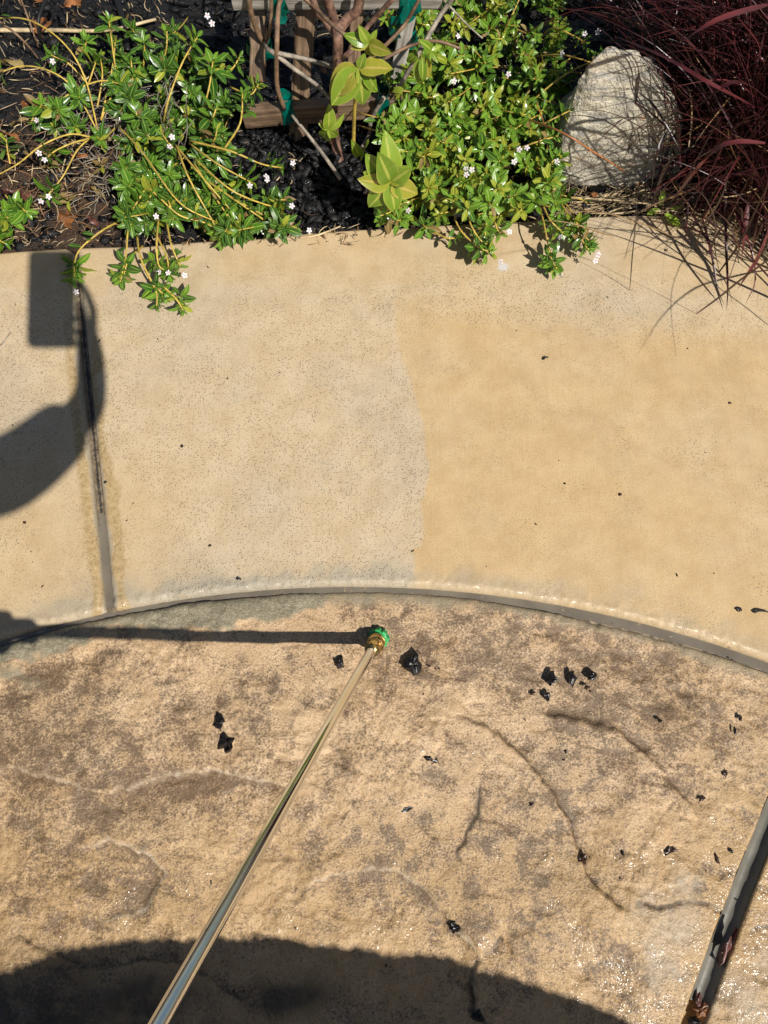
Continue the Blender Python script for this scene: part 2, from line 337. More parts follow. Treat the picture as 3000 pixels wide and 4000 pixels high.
def kerb_slab(parent, s_sign, a_end):
    rfull = 2.46
    s = np.concatenate([[0, .0004, .0012, .0025, .004, .006, .0085, .011, .0135], np.arange(.017, 1.36, .0042), np.linspace(1.4, 2.6, 14)])
    if s_sign < 0: s = np.concatenate([s[s < .30], np.linspace(.31, 2.0, 24)])
    w = np.concatenate([[0, .0004, .0012, .0025, .004, .006, .0085, .011, .0135], np.linspace(.017, .985, 170), [.99, .994, .9965, .9985, .9995, 1]])
    SS, WW = np.meshgrid(s, w); half = .0065
    A = AJ + s_sign*(SS+half)/rfull
    # keep the joint edge parallel to the joint line
    rin = RC + .004; L = rtop(A) - rin
    Dr = np.where(WW <= .0136, WW, .0136 + (WW-.0136)/(1-.0136)*(L-.0136))
    R_ = rin + Dr; A = AJ + s_sign*(half/R_ + SS/rfull)
    R_ = rin + np.where(WW <= .0136, WW, .0136 + (WW-.0136)/(1-.0136)*(rtop(A)-rin-.0136))
    X = CX + R_*np.sin(A); Y = CY + R_*np.cos(A)
    djoint = SS*R_/rfull; dtop = rtop(A)-R_
    Z = -roundoff(Dr, .013) - roundoff(djoint, .011) - roundoff(dtop, .006)
    Z += (fbm(X, Y, 9, 3, 3)-.5)*.0016 + (fbm(X, Y, 60, 2, 5)-.5)*.0005
    Z = np.maximum(Z, -.016)
    er = (fbm(X, Y, 120, 3, 9)-.5)
    Z += er*.0065*np.exp(-Dr/.014) + er*.003*np.exp(-djoint/.01)
    px, py = pix(X, Y, Z)
    n1 = fbm(X, Y, 30, 4, 20)-.5; n2 = fbm(X, Y, 6, 4, 31)
    bx = np.interp(py, _bd[:, 0], _bd[:, 1])
    dirty = sstep(-9, 9, px - bx + n1*26)*sstep(1050, 1280, py + n1*60 - (px-1500)*.10)
    dirty = np.maximum(dirty, (1-sstep(1040, 1200, py + n1*80))*.5*sstep(.3, .6, n2+.1))
    dirty = dirty*(.72+.28*sstep(.3, .6, n2)); dirty = np.maximum(dirty, .10)
    dirty = np.maximum(dirty, sstep(2200, 2330, py)*.35*(px < 1650))
    left = (1-sstep(500, 900, px))*sstep(1500, 2100, py)*.6
    dirty = np.maximum(dirty, left)
    dirty = np.maximum(dirty, sstep(.55, .75, fbm(X, Y, 7, 3, 77))*.5*(py < 1300))
    jx = np.interp(py, _jt[:, 0], _jt[:, 1]); dj = np.abs(px-jx + n1*30)
    orange = sstep(22, 34, dj)*(1-sstep(58, 76, dj + n1*40))*sstep(1050, 1500, py)
    grey = (1-sstep(.010, .050, Dr + n1*.06))*(.35+.65*np.exp(-((px-950)/800)**2))
    grey = np.maximum(grey, (1-sstep(16, 40, dj))*.8)
    grey = np.maximum(grey, np.exp(-((px-450)/130)**2-((py-2330)/70)**2))
    speck = (1-dirty)*sstep(1000, 1250, py)*.6 + np.exp(-((px-2000)/420)**2-((py-1150)/95)**2)*1.0 + np.exp(-((px-250)/200)**2-((py-1260)/90)**2)*.8
    wet = np.maximum((1-sstep(.006, .030, Dr + n1*.02)), (1-sstep(10, 30, dj))*.7)
    white = (1-sstep(16, 24, np.hypot((px-1966), (py-1043)*1.3)))*.8
    Vt = np.stack([X, Y, Z], -1).reshape(-1, 3); nr, nc = X.shape
    Fc = grid_faces(nr, nc)
    at_ = dict(dirty=dirty, orange=orange, grey=grey, speck=speck, wet=wet, white=white)
    at_ = {k: v.ravel() for k, v in at_.items()}
    # skirt down the edges
    rim = np.concatenate([np.arange(nc), np.arange(nc-1, nr*nc, nc)[1:], np.arange(nr*nc-1, (nr-1)*nc-1, -1)[1:], np.arange((nr-1)*nc, -1, -nc)[1:-1]])
    base = len(Vt); low = Vt[rim].copy(); low[:, 2] = -.085; Vt = np.concatenate([Vt, low])
    k = len(rim); i = np.arange(k); Fc = np.concatenate([Fc, np.stack([rim, base+i, base+(i+1) % k, rim[(i+1) % k]], -1)])
    if s_sign < 0: Fc = Fc[:, ::-1]
    at_ = {kk: np.concatenate([v, v[rim]]) for kk, v in at_.items()}
    return link('slab', mesh('kerb_slab', Vt, Fc, True, attrs=at_), M['kerb'], parent)
kerb = tag(empty('pavement'), kind='structure')
kerb_slab(kerb, 1, 60); kerb_slab(kerb, -1, 60)

# patio of stamped concrete
def ln(*p): return [tuple(at(x, y, -.006)[:2]) for x, y in p]
LEDGES = [   # polyline, step height (m, + = the left side of travel stands higher), width of the scarp, reach, crack depth
    (ln((-60, 2985), (60, 3005), (150, 3030), (240, 3050), (330, 3082), (430, 3095), (500, 3085), (590, 3050), (700, 3022), (820, 3012), (900, 3022), (1000, 3045), (1080, 3060), (1150, 3090)), .0075, .006, .16, 0),
    (ln((1740, 2790), (1850, 2815), (1950, 2868), (2040, 2950), (2100, 3020), (2180, 3130), (2230, 3230), (2255, 3330), (2290, 3410), (2350, 3490), (2420, 3545), (2490, 3570)), -.0055, .006, .12, .0006),
    (ln((2060, 2770), (2180, 2795), (2300, 2815), (2400, 2845), (2490, 2905), (2560, 2985), (2640, 3070), (2700, 3150), (2740, 3205)), -.0050, .006, .12, .0006),
    (ln((2470, 3545), (2500, 3525), (2560, 3545), (2620, 3530), (2670, 3512), (2720, 3520), (2790, 3545), (2850, 3575)), .0025, .003, .06, .004),
    (ln((1885, 3735), (1930, 3690), (1965, 3660)), .004, .003, .05, .003),
    (ln((1885, 3740), (1850, 3790), (1840, 3860), (1848, 3930), (1880, 3975), (1930, 4030)), .004, .003, .07, .0035),
    (ln((1180, 3480), (1280, 3425), (1400, 3400), (1520, 3395), (1600, 3430), (1690, 3510), (1760, 3600), (1830, 3680), (1885, 3740)), .0055, .008, .13, 0),
    (ln((1870, 3060), (1875, 3120), (1860, 3190), (1820, 3245), (1815, 3290), (1790, 3310), (1785, 3340), (1805, 3365)), .0025, .003, .05, .0015),
    (ln((2920, 3640), (2990, 3620), (3080, 3600)), .002, .003, .05, .003),
    (ln((0, 3640), (150, 3700), (330, 3790), (480, 3780), (600, 3740), (760, 3790), (900, 3880), (1040, 3960), (1100, 4060)), -.004, .006, .1, .0005),
    (ln((280, 3330), (430, 3280), (560, 3330), (640, 3420), (560, 3560), (380, 3600)), .004, .010, .06, 0),
]
BLOTS = [(160, 2640, 150, 60), (330, 2680, 70, 80), (60, 2800, 90, 60), (410, 2560, 60, 50), (760, 2530, 60, 50), (1060, 2660, 45, 50), (970, 2690, 60, 35), (860, 2720, 45, 40), (700, 2760, 60, 60), (300, 2870, 60, 60),
         (500, 2950, 90, 60), (740, 2920, 70, 60), (130, 3060, 170, 45), (640, 3120, 70, 80), (880, 3090, 60, 70), (760, 3080, 260, 60), (420, 3170, 120, 60), (150, 3310, 80, 120), (260, 3310, 40, 40), (350, 3430, 70, 45), (480, 3440, 60, 40),
         (360, 3580, 80, 45), (220, 3620, 50, 40), (100, 3540, 60, 40), (1560, 2660, 110, 70), (1850, 2560, 55, 60), (1930, 2550, 45, 60), (1640, 2760, 60, 60), (1450, 2930, 80, 60), (1380, 2960, 50, 80), (1320, 3090, 60, 50), (1230, 3160, 70, 50),
         (2420, 2560, 50, 45), (2470, 2600, 60, 50), (2620, 2560, 50, 60), (2700, 2700, 70, 60), (2510, 2660, 120, 60), (2750, 2600, 40, 60), (2350, 2480, 110, 40), (2250, 2430, 80, 30), (2780, 2760, 40, 60), (2380, 2920, 110, 60), (2620, 3030, 60, 60), (1720, 3010, 60, 60),
         (1650, 3230, 60, 60), (1350, 3440, 70, 60), (1680, 3540, 60, 110), (1910, 3120, 40, 60), (1980, 3240, 50, 60), (2050, 3390, 60, 60), (1420, 3270, 90, 60), (1240, 3300, 70, 60), (1950, 2720, 50, 50), (1560, 2480, 200, 40), (2050, 2460, 150, 40), (2060, 2620, 60, 70), (1780, 2900, 60, 60), (2850, 2900, 70, 80),
         (1970, 3610, 60, 50), (250, 2760, 60, 80), (600, 2640, 80, 50), (100, 3200, 80, 60), (520, 3500, 60, 50), (920, 2600, 60, 40), (1150, 2560, 60, 40), (1030, 2820, 60, 60), (960, 2880, 80, 30)]
def patio():
    root = tag(empty('patio'), kind='structure')
    ad = math.radians
    a = np.concatenate([np.linspace(ad(-100), ad(-25.2), 20), np.arange(ad(-25), ad(30.01), .00128), np.linspace(ad(30.4), ad(100), 20)])
    r = np.concatenate([np.linspace(.05, 1.12, 12), np.arange(1.13, RC-.020, .0022), [RC-.0165, RC-.014, RC-.0122, RC-.0108, RC-.0096, RC-.0088]])
    A, R_ = np.meshgrid(a, r)
    Rg = R_.copy(); ed_ = sstep(RC-.07, RC-.0088, R_)
    R_ = R_ + ed_*(.0042 - .0072*sstep(math.radians(3), math.radians(15), A) + .0016*(fbm(A*40, A*0, 1.0, 3, 160)-.5)*2)
    aL = np.radians(21.059 + (R_-1.283)/(1.533-1.283)*(22.50-21.059)); a0 = ad(22)
    i0 = int(np.argmin(abs(a-a0))); a0 = a[i0]
    A = A + (np.clip(aL, ad(19), ad(24)) - a0)*np.exp(-((A-a0)/ad(3.2))**2)
    X = CX + R_*np.sin(A); Y = CY + R_*np.cos(A); Z = np.full(X.shape, -.006)
    px, py = pix(X, Y, Z)
    base = (fbm(X, Y, 4.5, 2, 1)-.5)*.014 + (fbm(X, Y, 14, 3, 40)-.5)*.0075 + (fbm(X+Y*.4, Y, 42, 3, 44)-.5)*.0028 + (fbm(X, Y, 130, 3, 48, .6)-.5)*.0022
    rough = .45 + .9*sstep(.35, .65, fbm(X, Y, 6, 2, 60)); aLn = np.radians(21.059 + (R_-1.283)/(1.533-1.283)*(22.50-21.059)); flat = 1-.85*np.exp(-((A-aLn)*R_/.045)**2)*(R_ > 1.15); Z += base*rough*flat
    # pitted marks of the stone stamp
    pit = sstep(.60, .72, fbm(X*1.0+Y*.6, Y*1.7, 24, 2, 90)); Z -= pit*.0016
    crack_shade = np.zeros(X.shape); lowb = np.zeros(X.shape); rim = np.zeros(X.shape)
    wob = (fbm(X, Y, 55, 3, 70)-.5)*.010; wob2 = (fbm(X, Y, 60, 3, 73)-.5)*.010
    for pts, st, wd, reach, cd in LEDGES:
        d, sd, par = polydist(X+wob, Y+wob2, pts); ends = sstep(0, .10, par)*sstep(0, .10, 1-par)
        Z += .62*st*np.tanh(sd*d/(wd*.55))*np.exp(-(d/reach)**2)*ends
        low = (sd*st < 0); brk = sstep(.30, .55, fbm(X, Y, 45, 3, 83))
        lowb = np.maximum(lowb, np.exp(-(d/.012)**2)*low*ends*(.35+.65*brk)*min(1, abs(st)/.004))
        rim = np.maximum(rim, np.exp(-(np.where(low, d*2.5, d)/.0032)**2)*ends*(.55+.45*brk)*.8*(st > 0))
        crack_shade = np.maximum(crack_shade, np.exp(-((d-.0008)/.0013)**2)*ends*(.25+.75*brk)*.75*(st < 0)*np.where(low, 1, .6))  # thin dark line painted as shade along ledges turned from the sun
        if cd:
            cr = np.exp(-(d/.0026)**2)*np.sqrt(ends)*(.55+.45*sstep(.4, .55, fbm(X, Y, 40, 2, 80))); Z -= cr*cd; crack_shade = np.maximum(crack_shade, cr*min(1, cd/.0022))
    blot = np.zeros(X.shape)
    bx_, by_ = px + (fbm(X, Y, 30, 3, 120)-.5)*150, py + (fbm(X, Y, 30, 3, 130)-.5)*150
    for x, y, rx, ry in BLOTS:
        blot = np.maximum(blot, np.exp(-(((bx_-x)/(rx*1.25))**2 + ((by_-y)/(ry*1.25))**2)*.9)*.85)
    Z -= blot*.0012
    low = sstep(.52, .38, 0)*0
    cav = np.clip(-(base*rough)/.008, 0, 1)
    patch = sstep(.40, .64, fbm(X, Y, 6, 5, 140)); streak = sstep(.50, .66, fbm(X*1.0+Y*.5, Y*1.5-X*.3, 38, 3, 145))
    blot = np.clip(np.maximum(blot*.95, .50*patch + .25*cav + .35*streak + .15*pit)*(.55+.6*sstep(.35, .6, fbm(X, Y, 50, 3, 147))), 0, 1)
    for x, y, rx, ry, w in [(430, 3090, 520, 150, .38), (160, 2740, 320, 220, .30), (2560, 2740, 420, 190, .28), (2000, 2560, 500, 110, .22), (800, 2900, 300, 200, .18), (300, 3450, 380, 200, .2)]: blot = blot + w*np.exp(-((px-x)/rx)**2-((py-y)/ry)**2)*(.5+fbm(X, Y, 20, 3, 149))
    blot = np.clip(blot + .65*lowb, 0, 1.1)
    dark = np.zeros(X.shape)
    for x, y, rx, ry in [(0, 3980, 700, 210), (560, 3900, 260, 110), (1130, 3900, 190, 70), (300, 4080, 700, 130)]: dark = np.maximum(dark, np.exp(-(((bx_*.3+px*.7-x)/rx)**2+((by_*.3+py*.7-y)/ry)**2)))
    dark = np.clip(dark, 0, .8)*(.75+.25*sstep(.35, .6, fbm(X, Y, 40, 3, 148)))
    n1 = fbm(X, Y, 28, 4, 150)-.5
    up = np.interp(px, [-200, 0, 200, 500, 900, 1330, 1400], [2560, 2490, 2430, 2370, 2330, 2310, 2300]); dn = np.interp(px, [-200, 0, 200, 500, 900, 1150, 1330, 1400], [2650, 2600, 2525, 2480, 2450, 2400, 2330, 2300])
    grey = (1-sstep(-18, 18, py-dn+n1*170))*(1-sstep(1250, 1420, px))
    grey = np.maximum(grey, np.exp(-((px-40)/130)**2-((py-2650)/45)**2)*sstep(-.1, .2, n1))
    grey = np.maximum(grey, (1-sstep(.012, .030, RC-R_+n1*.03))*.75)
    pale = np.zeros(X.shape)
    for x, y, rx, ry, w in [(2660, 3470, 50, 70, 1), (2640, 3620, 90, 100, 1), (2580, 3760, 60, 120, .7), (2520, 3560, 60, 60, .6), (2990, 3760, 70, 70, .7), (2900, 3930, 70, 110, .8), (2760, 3870, 28, 100, .8)]:
        pale = np.maximum(pale, w*np.exp(-(((bx_-x)/rx)**2+((by_-y)/ry)**2)))
    pale = np.maximum(pale, rim)
    ochre = sstep(2900, 3500, py)*.7 + sstep(2400, 2900, px)*.3
    wet = sstep(3050, 3700, py)*.5 + sstep(2000, 2700, px)*sstep(2900, 3500, py)*.5
    # rounded rim along the kerb joint and the open joint at the right
    Dr = RC-.0088-Rg; Z -= roundoff(np.maximum(Dr+.0003+n1*.0025, 0), .009)*.8
    dl = np.abs(A-aL)*R_; vis = (R_ > 1.10)
    Z = np.where(vis, Z - .0, Z)
    Z = np.where(dl < .0138, -.030, Z - roundoff(np.clip(dl-.0138+n1*.0012, 0, 1), .005)*.9)
    Vt = np.stack([X, Y, Z], -1).reshape(-1, 3); Fc = grid_faces(*X.shape)
    Fc = Fc[:, ::-1]
    attrs = dict(blot=blot, grey=np.clip(grey, 0, 1), pale=pale, ochre=np.clip(ochre, 0, 1), wet=np.clip(wet, 0, 1), crack_shade=crack_shade, dark=dark)
    ci = np.tile(np.arange(X.shape[1]-1), X.shape[0]-1)
    for side in (ci < i0, ci >= i0):
        f = Fc[side]; u, inv = np.unique(f, return_inverse=True)
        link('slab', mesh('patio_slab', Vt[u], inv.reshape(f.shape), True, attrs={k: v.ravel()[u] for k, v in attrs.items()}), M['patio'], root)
patio()
def strip(name, c0, c1, n, m, half, z, curve, jag=.002, seed=0, kind='structure'):   # a ribbon following a curve(t) -> (x, y), normal
    V = []; rs = np.random.RandomState(seed)
    for i in range(n):
        t = c0 + (c1-c0)*i/(n-1); (x, y), (nx, ny) = curve(t)
        hw = half(t) if callable(half) else half
        j0, j1 = rs.uniform(-jag, jag, 2)
        for k in range(m):
            s = -hw+j0 + (2*hw+j1-j0)*k/(m-1); V.append((x+nx*s, y+ny*s, z+rs.uniform(-1, 1)*.00015))
    return tag(link(name, mesh(name, V, grid_faces(n, m)), M['water']), kind=kind)
def arc(t): a = math.radians(t); return (CX+RC*math.sin(a), CY+RC*math.cos(a)), (math.sin(a), math.cos(a))
_wr = np.random.RandomState(8).uniform(-1, 1, 400)
def arc_half(t): return (.0042 + .0014*_wr[int((t+60)*2.2) % 400] if t < -2.5 else .0046+.0060*min(1, (t+2.5)/3))
o = strip('water', -60, 60, 700, 5, lambda t: arc_half(t), -.0115, arc, .0005, 1)
o = strip('silt', -60, 60, 700, 9, .0140, -.0125, arc, .0004, 7); o.data.materials[0] = M['silt']
for v_ in o.data.vertices: v_.co.z += .0016*(mnoise.noise(v_.co*150))+.0003
def jline(r): return (CX+r*math.sin(AJ), CY+r*math.cos(AJ)), (math.cos(AJ), -math.sin(AJ))
o = strip('joint_bed', 1.70, 2.462, 200, 3, .020, -.0130, jline, 0, 2); o.data.materials[0] = M['silt']
o = strip('joint_crack', 1.94, 2.46, 260, 2, .0016, -.0124, jline, .0012, 12); o.data.materials[0] = M['mortar']
for s_, seed in ((-.0045, 3), (.003, 4)):                                 # ridges of silt in the upper, drained part
    P = []; rr = np.random.RandomState(seed)
    for i in range(60):
        r = 1.93 + .14*i/59; (x, y), (nx, ny) = jline(r); P.append((x+nx*(s_+rr.uniform(-.0007, .0007)), y+ny*(s_+rr.uniform(-.0007, .0007)), -.0130))
    v, f = tube(P, [.0018]*60, 6); oo = link('silt_ridge', mesh('silt_ridge', v, f), M['silt']); tag(oo, kind='structure')
r_hi = 1.975
o = strip('water', 1.795, 1.955, 90, 5, lambda r: .0035+.0075*min(1, (1.97-r)/.12), -.0115, jline, .0007, 5)
def rline(r): a = math.radians(21.059 + (r-1.283)/.25*1.441); return (CX+r*math.sin(a), CY+r*math.cos(a)), (math.cos(a), -math.sin(a))
o = strip('joint_sealant', 1.305, 1.77, 150, 15, .0138, -.0215, rline, 0, 6); o.data.materials[0] = M['sealant']
for i_, v_ in enumerate(o.data.vertices):
    s_ = (i_ % 15)/7-1; v_.co.z = -.0200 + .0105*abs(s_)**2.4 + .0006*mnoise.noise(v_.co*40)

# planting bed: soil with relief
def bed():
    a = np.radians(np.concatenate([np.linspace(-58, -26, 14), np.arange(-25.5, 28, .16), np.linspace(28.5, 58, 14)])); w = np.concatenate([np.linspace(0, 1.0, 170), np.linspace(1.06, 2.5, 14)])
    A, Wd = np.meshgrid(a, w); R_ = rtop(A)+.001+Wd; X = CX+R_*np.sin(A); Y = CY+R_*np.cos(A)
    Z = -.030 + .03*sstep(0, .3, Wd) + (fbm(X, Y, 8, 3, 200)-.5)*.05*sstep(0, .1, Wd) + (fbm(X, Y, 40, 4, 210)-.5)*.022
    px, py = pix(X, Y, Z)
    lit = np.clip((1-sstep(380, 520, px))*sstep(420, 620, py)*.9 + sstep(2180, 2300, px)*sstep(700, 760, py) + .25*(py > 850), 0, 1)
    tag(link('soil', mesh('soil', np.stack([X, Y, Z], -1).reshape(-1, 3), grid_faces(*X.shape)[:, ::-1], True, attrs=dict(litter=lit.ravel())), M['soil']), kind='structure')
bed()
def bedz(p):
    d = max(0, math.hypot(p.x-CX, p.y-CY) - float(rtop(math.atan2(p.x-CX, p.y-CY))))
    return -.030 + .03*float(sstep(0, .3, d)) if d > 0 else 0.0
def on_bed(px, py, dz=0.0):
    p = at(px, py, 0)
    for _ in range(3): p = at(px, py, bedz(p))
    return p + Vector((0, 0, dz))

# ------------------------------------------------------------------ mulch, straw and twigs lying in the bed
ICO_V, ICO_F = [], []
_b = bmesh.new(); bmesh.ops.create_icosphere(_b, subdivisions=1, radius=1); _b.verts.index_update()
ICO_V = np.array([v.co[:] for v in _b.verts]); ICO_F = np.array([[v.index for v in f.verts] for f in _b.faces]); _b.free()
def chunk(size, rs, flat=.5):
    v = ICO_V*rs.uniform(.5, 1.35, (len(ICO_V), 1)) + rs.normal(0, .16, ICO_V.shape); v = v*np.array([1.2, rs.uniform(.35, .95), rs.uniform(flat*.35, flat*1.2)])*size
    v = np.sign(v)*np.abs(v)**1.0
    q_ = Matrix.Rotation(rs.uniform(0, 6.28), 3, 'Z') @ Matrix.Rotation(rs.normal(0, .35), 3, 'X') @ Matrix.Rotation(rs.normal(0, .35), 3, 'Y')
    return v @ np.array(q_).T
def mulch_stuff():
    V, Fc, n = [], [], 0; rs = np.random.RandomState(5)
    for i in range(5200):
        px, py = rs.uniform(-150, 3150), rs.uniform(-120, 985)
        if i < 1700: px, py = rs.uniform(900, 1560), rs.uniform(380, 960)
        p = on_bed(px, py)
        d = math.hypot(p.x-CX, p.y-CY) - float(rtop(math.atan2(p.x-CX, p.y-CY)))
        if d < .006: continue
        s = rs.uniform(.003, .010) if d < .03 else rs.uniform(.004, .016)
        V.append(chunk(s, rs) + np.array([p.x, p.y, p.z+rs.uniform(-.006, .010)])); Fc.append(ICO_F+n); n += len(ICO_V)
    tag(link('mulch', mesh('mulch', np.concatenate(V), np.concatenate(Fc), False), M['mulch']), kind='stuff')
mulch_stuff()
def sliver(p, ang, L, wd, tilt=0.0, bend=0.0, thick=.4):   # a bent dry strip
    V, Fc = [], []; d = Vector((math.cos(ang), math.sin(ang), 0)); s = Vector((-d.y, d.x, 0)); n = 5
    for i in range(n):
        t = i/(n-1)-.5; c = p + d*L*t + s*bend*L*(t*t*4-.5) + Vector((0, 0, tilt*t*L)); w_ = wd*(1-.6*abs(t*2)**2)
        V += [c-s*w_, c+Vector((0, 0, w_*thick)), c+s*w_, c-Vector((0, 0, w_*thick))]
    for i in range(n-1):
        for k in range(4): Fc.append((i*4+k, i*4+(k+1) % 4, i*4+4+(k+1) % 4, i*4+4+k))
    return V, Fc
def litter():
    rs = np.random.RandomState(9); A, B, C_ = [], [], []
    def bit(px, py, L, wd, lst, ang=None, dz=.012):
        p = on_bed(px, py, rs.uniform(.004, dz)); lst.append(sliver(p, rs.uniform(0, 3.14) if ang is None else ang, L, wd, rs.normal(0, .2), rs.normal(0, .12)))
    for _ in range(330): bit(rs.uniform(2170, 2950), min(rs.normal(790, 38), 842), rs.uniform(.008, .05), rs.uniform(.0006, .0022), A, rs.normal(.15, .7))
    for _ in range(70): bit(rs.uniform(2250, 2700), rs.normal(795, 22), rs.uniform(.05, .13), rs.uniform(.0008, .0018), A, rs.normal(.05, .22))
    for _ in range(420): bit(rs.uniform(-60, 560), rs.uniform(280, 930), rs.uniform(.01, .06), rs.uniform(.0006, .0018), B if rs.rand() < .6 else A, None, .03)
    for _ in range(260): bit(rs.uniform(-40, 700), rs.uniform(-40, 330), rs.uniform(.008, .035), rs.uniform(.0006, .0015), A if rs.rand() < .7 else B, rs.normal(2.1, .35))
    for _ in range(240): bit(rs.uniform(900, 2300), rs.uniform(60, 930), rs.uniform(.006, .04), rs.uniform(.0005, .0016), A if rs.rand() < .5 else B)
    for _ in range(200): bit(rs.uniform(0, 1400), rs.uniform(900, 965)-0.03*0, rs.uniform(.004, .02), rs.uniform(.0005, .0013), A if rs.rand() < .6 else B)
    for _ in range(330):                                        # matted grey twigs beside the left shrub
        px, py = rs.normal(470, 130), rs.normal(620, 120)
        if py > 930: continue
        p = on_bed(px, py, rs.uniform(.01, .05)); d = Vector((rs.normal(), rs.normal(), rs.normal()*.3)).normalized(); L = rs.uniform(.015, .05)
        e = Vector(rs.normal(0, .25, 3)); P = [p, p+d*L*.5+e*L*.4, p+d*L]; C_.append(tube(P, [.0009, .0008, .0005], 4, False))
    for nm, lst, m in (('straw', A, 'straw'), ('brown_straw', B, 'straw_dark'), ('dead_twigs', C_, 'twig_grey')):
        tag(link(nm, mesh(nm, *join(lst)), M[m]), kind='stuff')
litter()

# ------------------------------------------------------------------ leaves, sprigs, flowers
def leaf_mesh(name, L, wd, fold=.25, curl=.2, prof=None, n=7, seed=0):
    rs = np.random.RandomState(seed); V, UV = [], []
    for i in range(n):
        t = i/(n-1); w_ = (prof(t) if prof else math.sin(math.pi*t**1.12)**.72)*wd*.5 + (.0006 if i == 0 else 0)
        z = -curl*L*t*t; y = L*t*(1-.1*curl*t)
        for k, u in enumerate((-1, -.5, 0, .5, 1)):
            V.append((u*w_, y, z + abs(u)*w_*fold + rs.normal(0, .0004)*(L/.04))); UV.append((.5+u*.5, t))
    return V, [tuple(f) for f in grid_faces(n, 5)], UV
def mk_leaf(nm, *a, **k):
    v, f, uv = leaf_mesh(nm, *a, **k); return dict(V=np.array(v), F=np.array(f), UV=np.array(uv), name=nm, cache={})
LEAF = [mk_leaf('leaf', .033, .0118, .30, c, seed=i) for i, c in enumerate((.05, .18, .32, .45))] + [mk_leaf('leaf', .033, .0140, .22, c, seed=9+i) for i, c in enumerate((.1, .3))]
BIG = [mk_leaf('leaf', .075, .040, .22, c, prof=lambda t: math.sin(math.pi*min(1, t**.8))**.75*(1-.15*t), n=9, seed=20+i) for i, c in enumerate((.08, .2, .35))]
def leaf_data(lf, m):
    if m not in lf['cache']:
        me = mesh(lf['name'], lf['V'], lf['F'], True, uv=lf['UV']); me.materials.append(M[m]); lf['cache'][m] = me
    return lf['cache'][m]
def frame(d, nrm):                           # leaf axes: y along d, z near nrm
    y = Vector(d).normalized(); x = y.cross(Vector(nrm)); x = x.normalized() if x.length > 1e-4 else y.orthogonal().normalized(); z = x.cross(y)
    return Matrix((x, y, z)).transposed()
class Plant:
    def __init__(s, name, root, label, cat, group=None, limit=290):
        s.o = empty(name, root); tag(s.o, label, cat, group); s.root = Vector(root); s.left = limit; s.bulk = {}; s.bstem = []; s.stems = 0
    def leaf(s, parent, lf, m, p, d, nrm, sc, indiv=True, sx=1.0):
        R3 = frame(d, nrm); p = Vector(p)-s.root
        if indiv and s.left > 0:
            s.left -= 1; Mx = Matrix.Translation(p) @ R3.to_4x4() @ Matrix.Diagonal((sc*sx, sc, sc, 1))
            link('leaf', leaf_data(lf, m), None, parent or s.o, Mx)
        else:
            V = (lf['V']*np.array([sc*sx, sc, sc])) @ np.array(R3).T + np.array(p); s.bulk.setdefault(m, []).append((V, lf['F'], lf['UV']))
    def stem(s, P, r0, r1, m='stem', name='stem', n=5, nodes=True, indiv=True, kk=6):
        P = smooth_pts(P, kk); k = len(P); acc = 0; R_ = []
        for i in range(k):
            r = r0+(r1-r0)*i/(k-1)
            R_.append(r*(1.28 if nodes and i % 2 == 0 else 1.0))
        v, f = tube(loc_of(P, s.root), R_, n)
        if indiv: return link(name, mesh(name, v, f), M[m], s.o), P
        s.bstem.append((v, f, m)); return None, P
    def finish(s):
        for m, lst in s.bulk.items():
            V, Fc, UV, n = [], [], [], 0
            for v, f, u in lst: V.append(v); Fc.append(f+n); UV.append(u); n += len(v)
            o = link('foliage', mesh('foliage', np.concatenate(V), np.concatenate(Fc), True, uv=np.concatenate(UV)), M[m], s.o); o['kind'] = 'stuff'
        by = {}
        for v, f, m in s.bstem: by.setdefault(m, []).append((v, f))
        for m, lst in by.items():
            o = link('inner_stems', mesh('inner_stems', *join(lst)), M[m], s.o); o['kind'] = 'stuff'
GA = 2.39996
def rosette(pl, parent, tip, axis, nl, L, rs, mats=('leaf_mid', 'leaf_dark'), indiv=True, length=None, spread=(30, 85), lean=None):
    axis = Vector(axis).normalized(); o1 = axis.orthogonal().normalized(); o2 = axis.cross(o1); ln_ = length or nl*.0022; ph = rs.uniform(0, 6.28)
    for i in range(nl):
        t = i/max(1, nl-1); a = ph+GA*i; rad = o1*math.cos(a)+o2*math.sin(a)
        el = math.radians(spread[0]+(spread[1]-spread[0])*t**.7 + rs.normal(0, 6)); d = axis*math.cos(el)+rad*math.sin(el)
        p = Vector(tip) - axis*ln_*t; sc = L/.036*(.5+.5*min(1, t*2.2))*rs.uniform(.85, 1.1)
        nrm = axis*math.sin(el) - rad*math.cos(el) + Vector(rs.normal(0, .15, 3))
        m = mats[0] if t < .45 or rs.rand() < .35 else mats[-1]
        u_ = rs.rand()
        if u_ < .07: m = 'leaf_yel'
        elif u_ > .97: m = 'leaf_brown'
        sc *= rs.uniform(.75, 1.08)
        pl.leaf(parent, LEAF[rs.randint(len(LEAF))], m, p, d, nrm, sc, indiv)
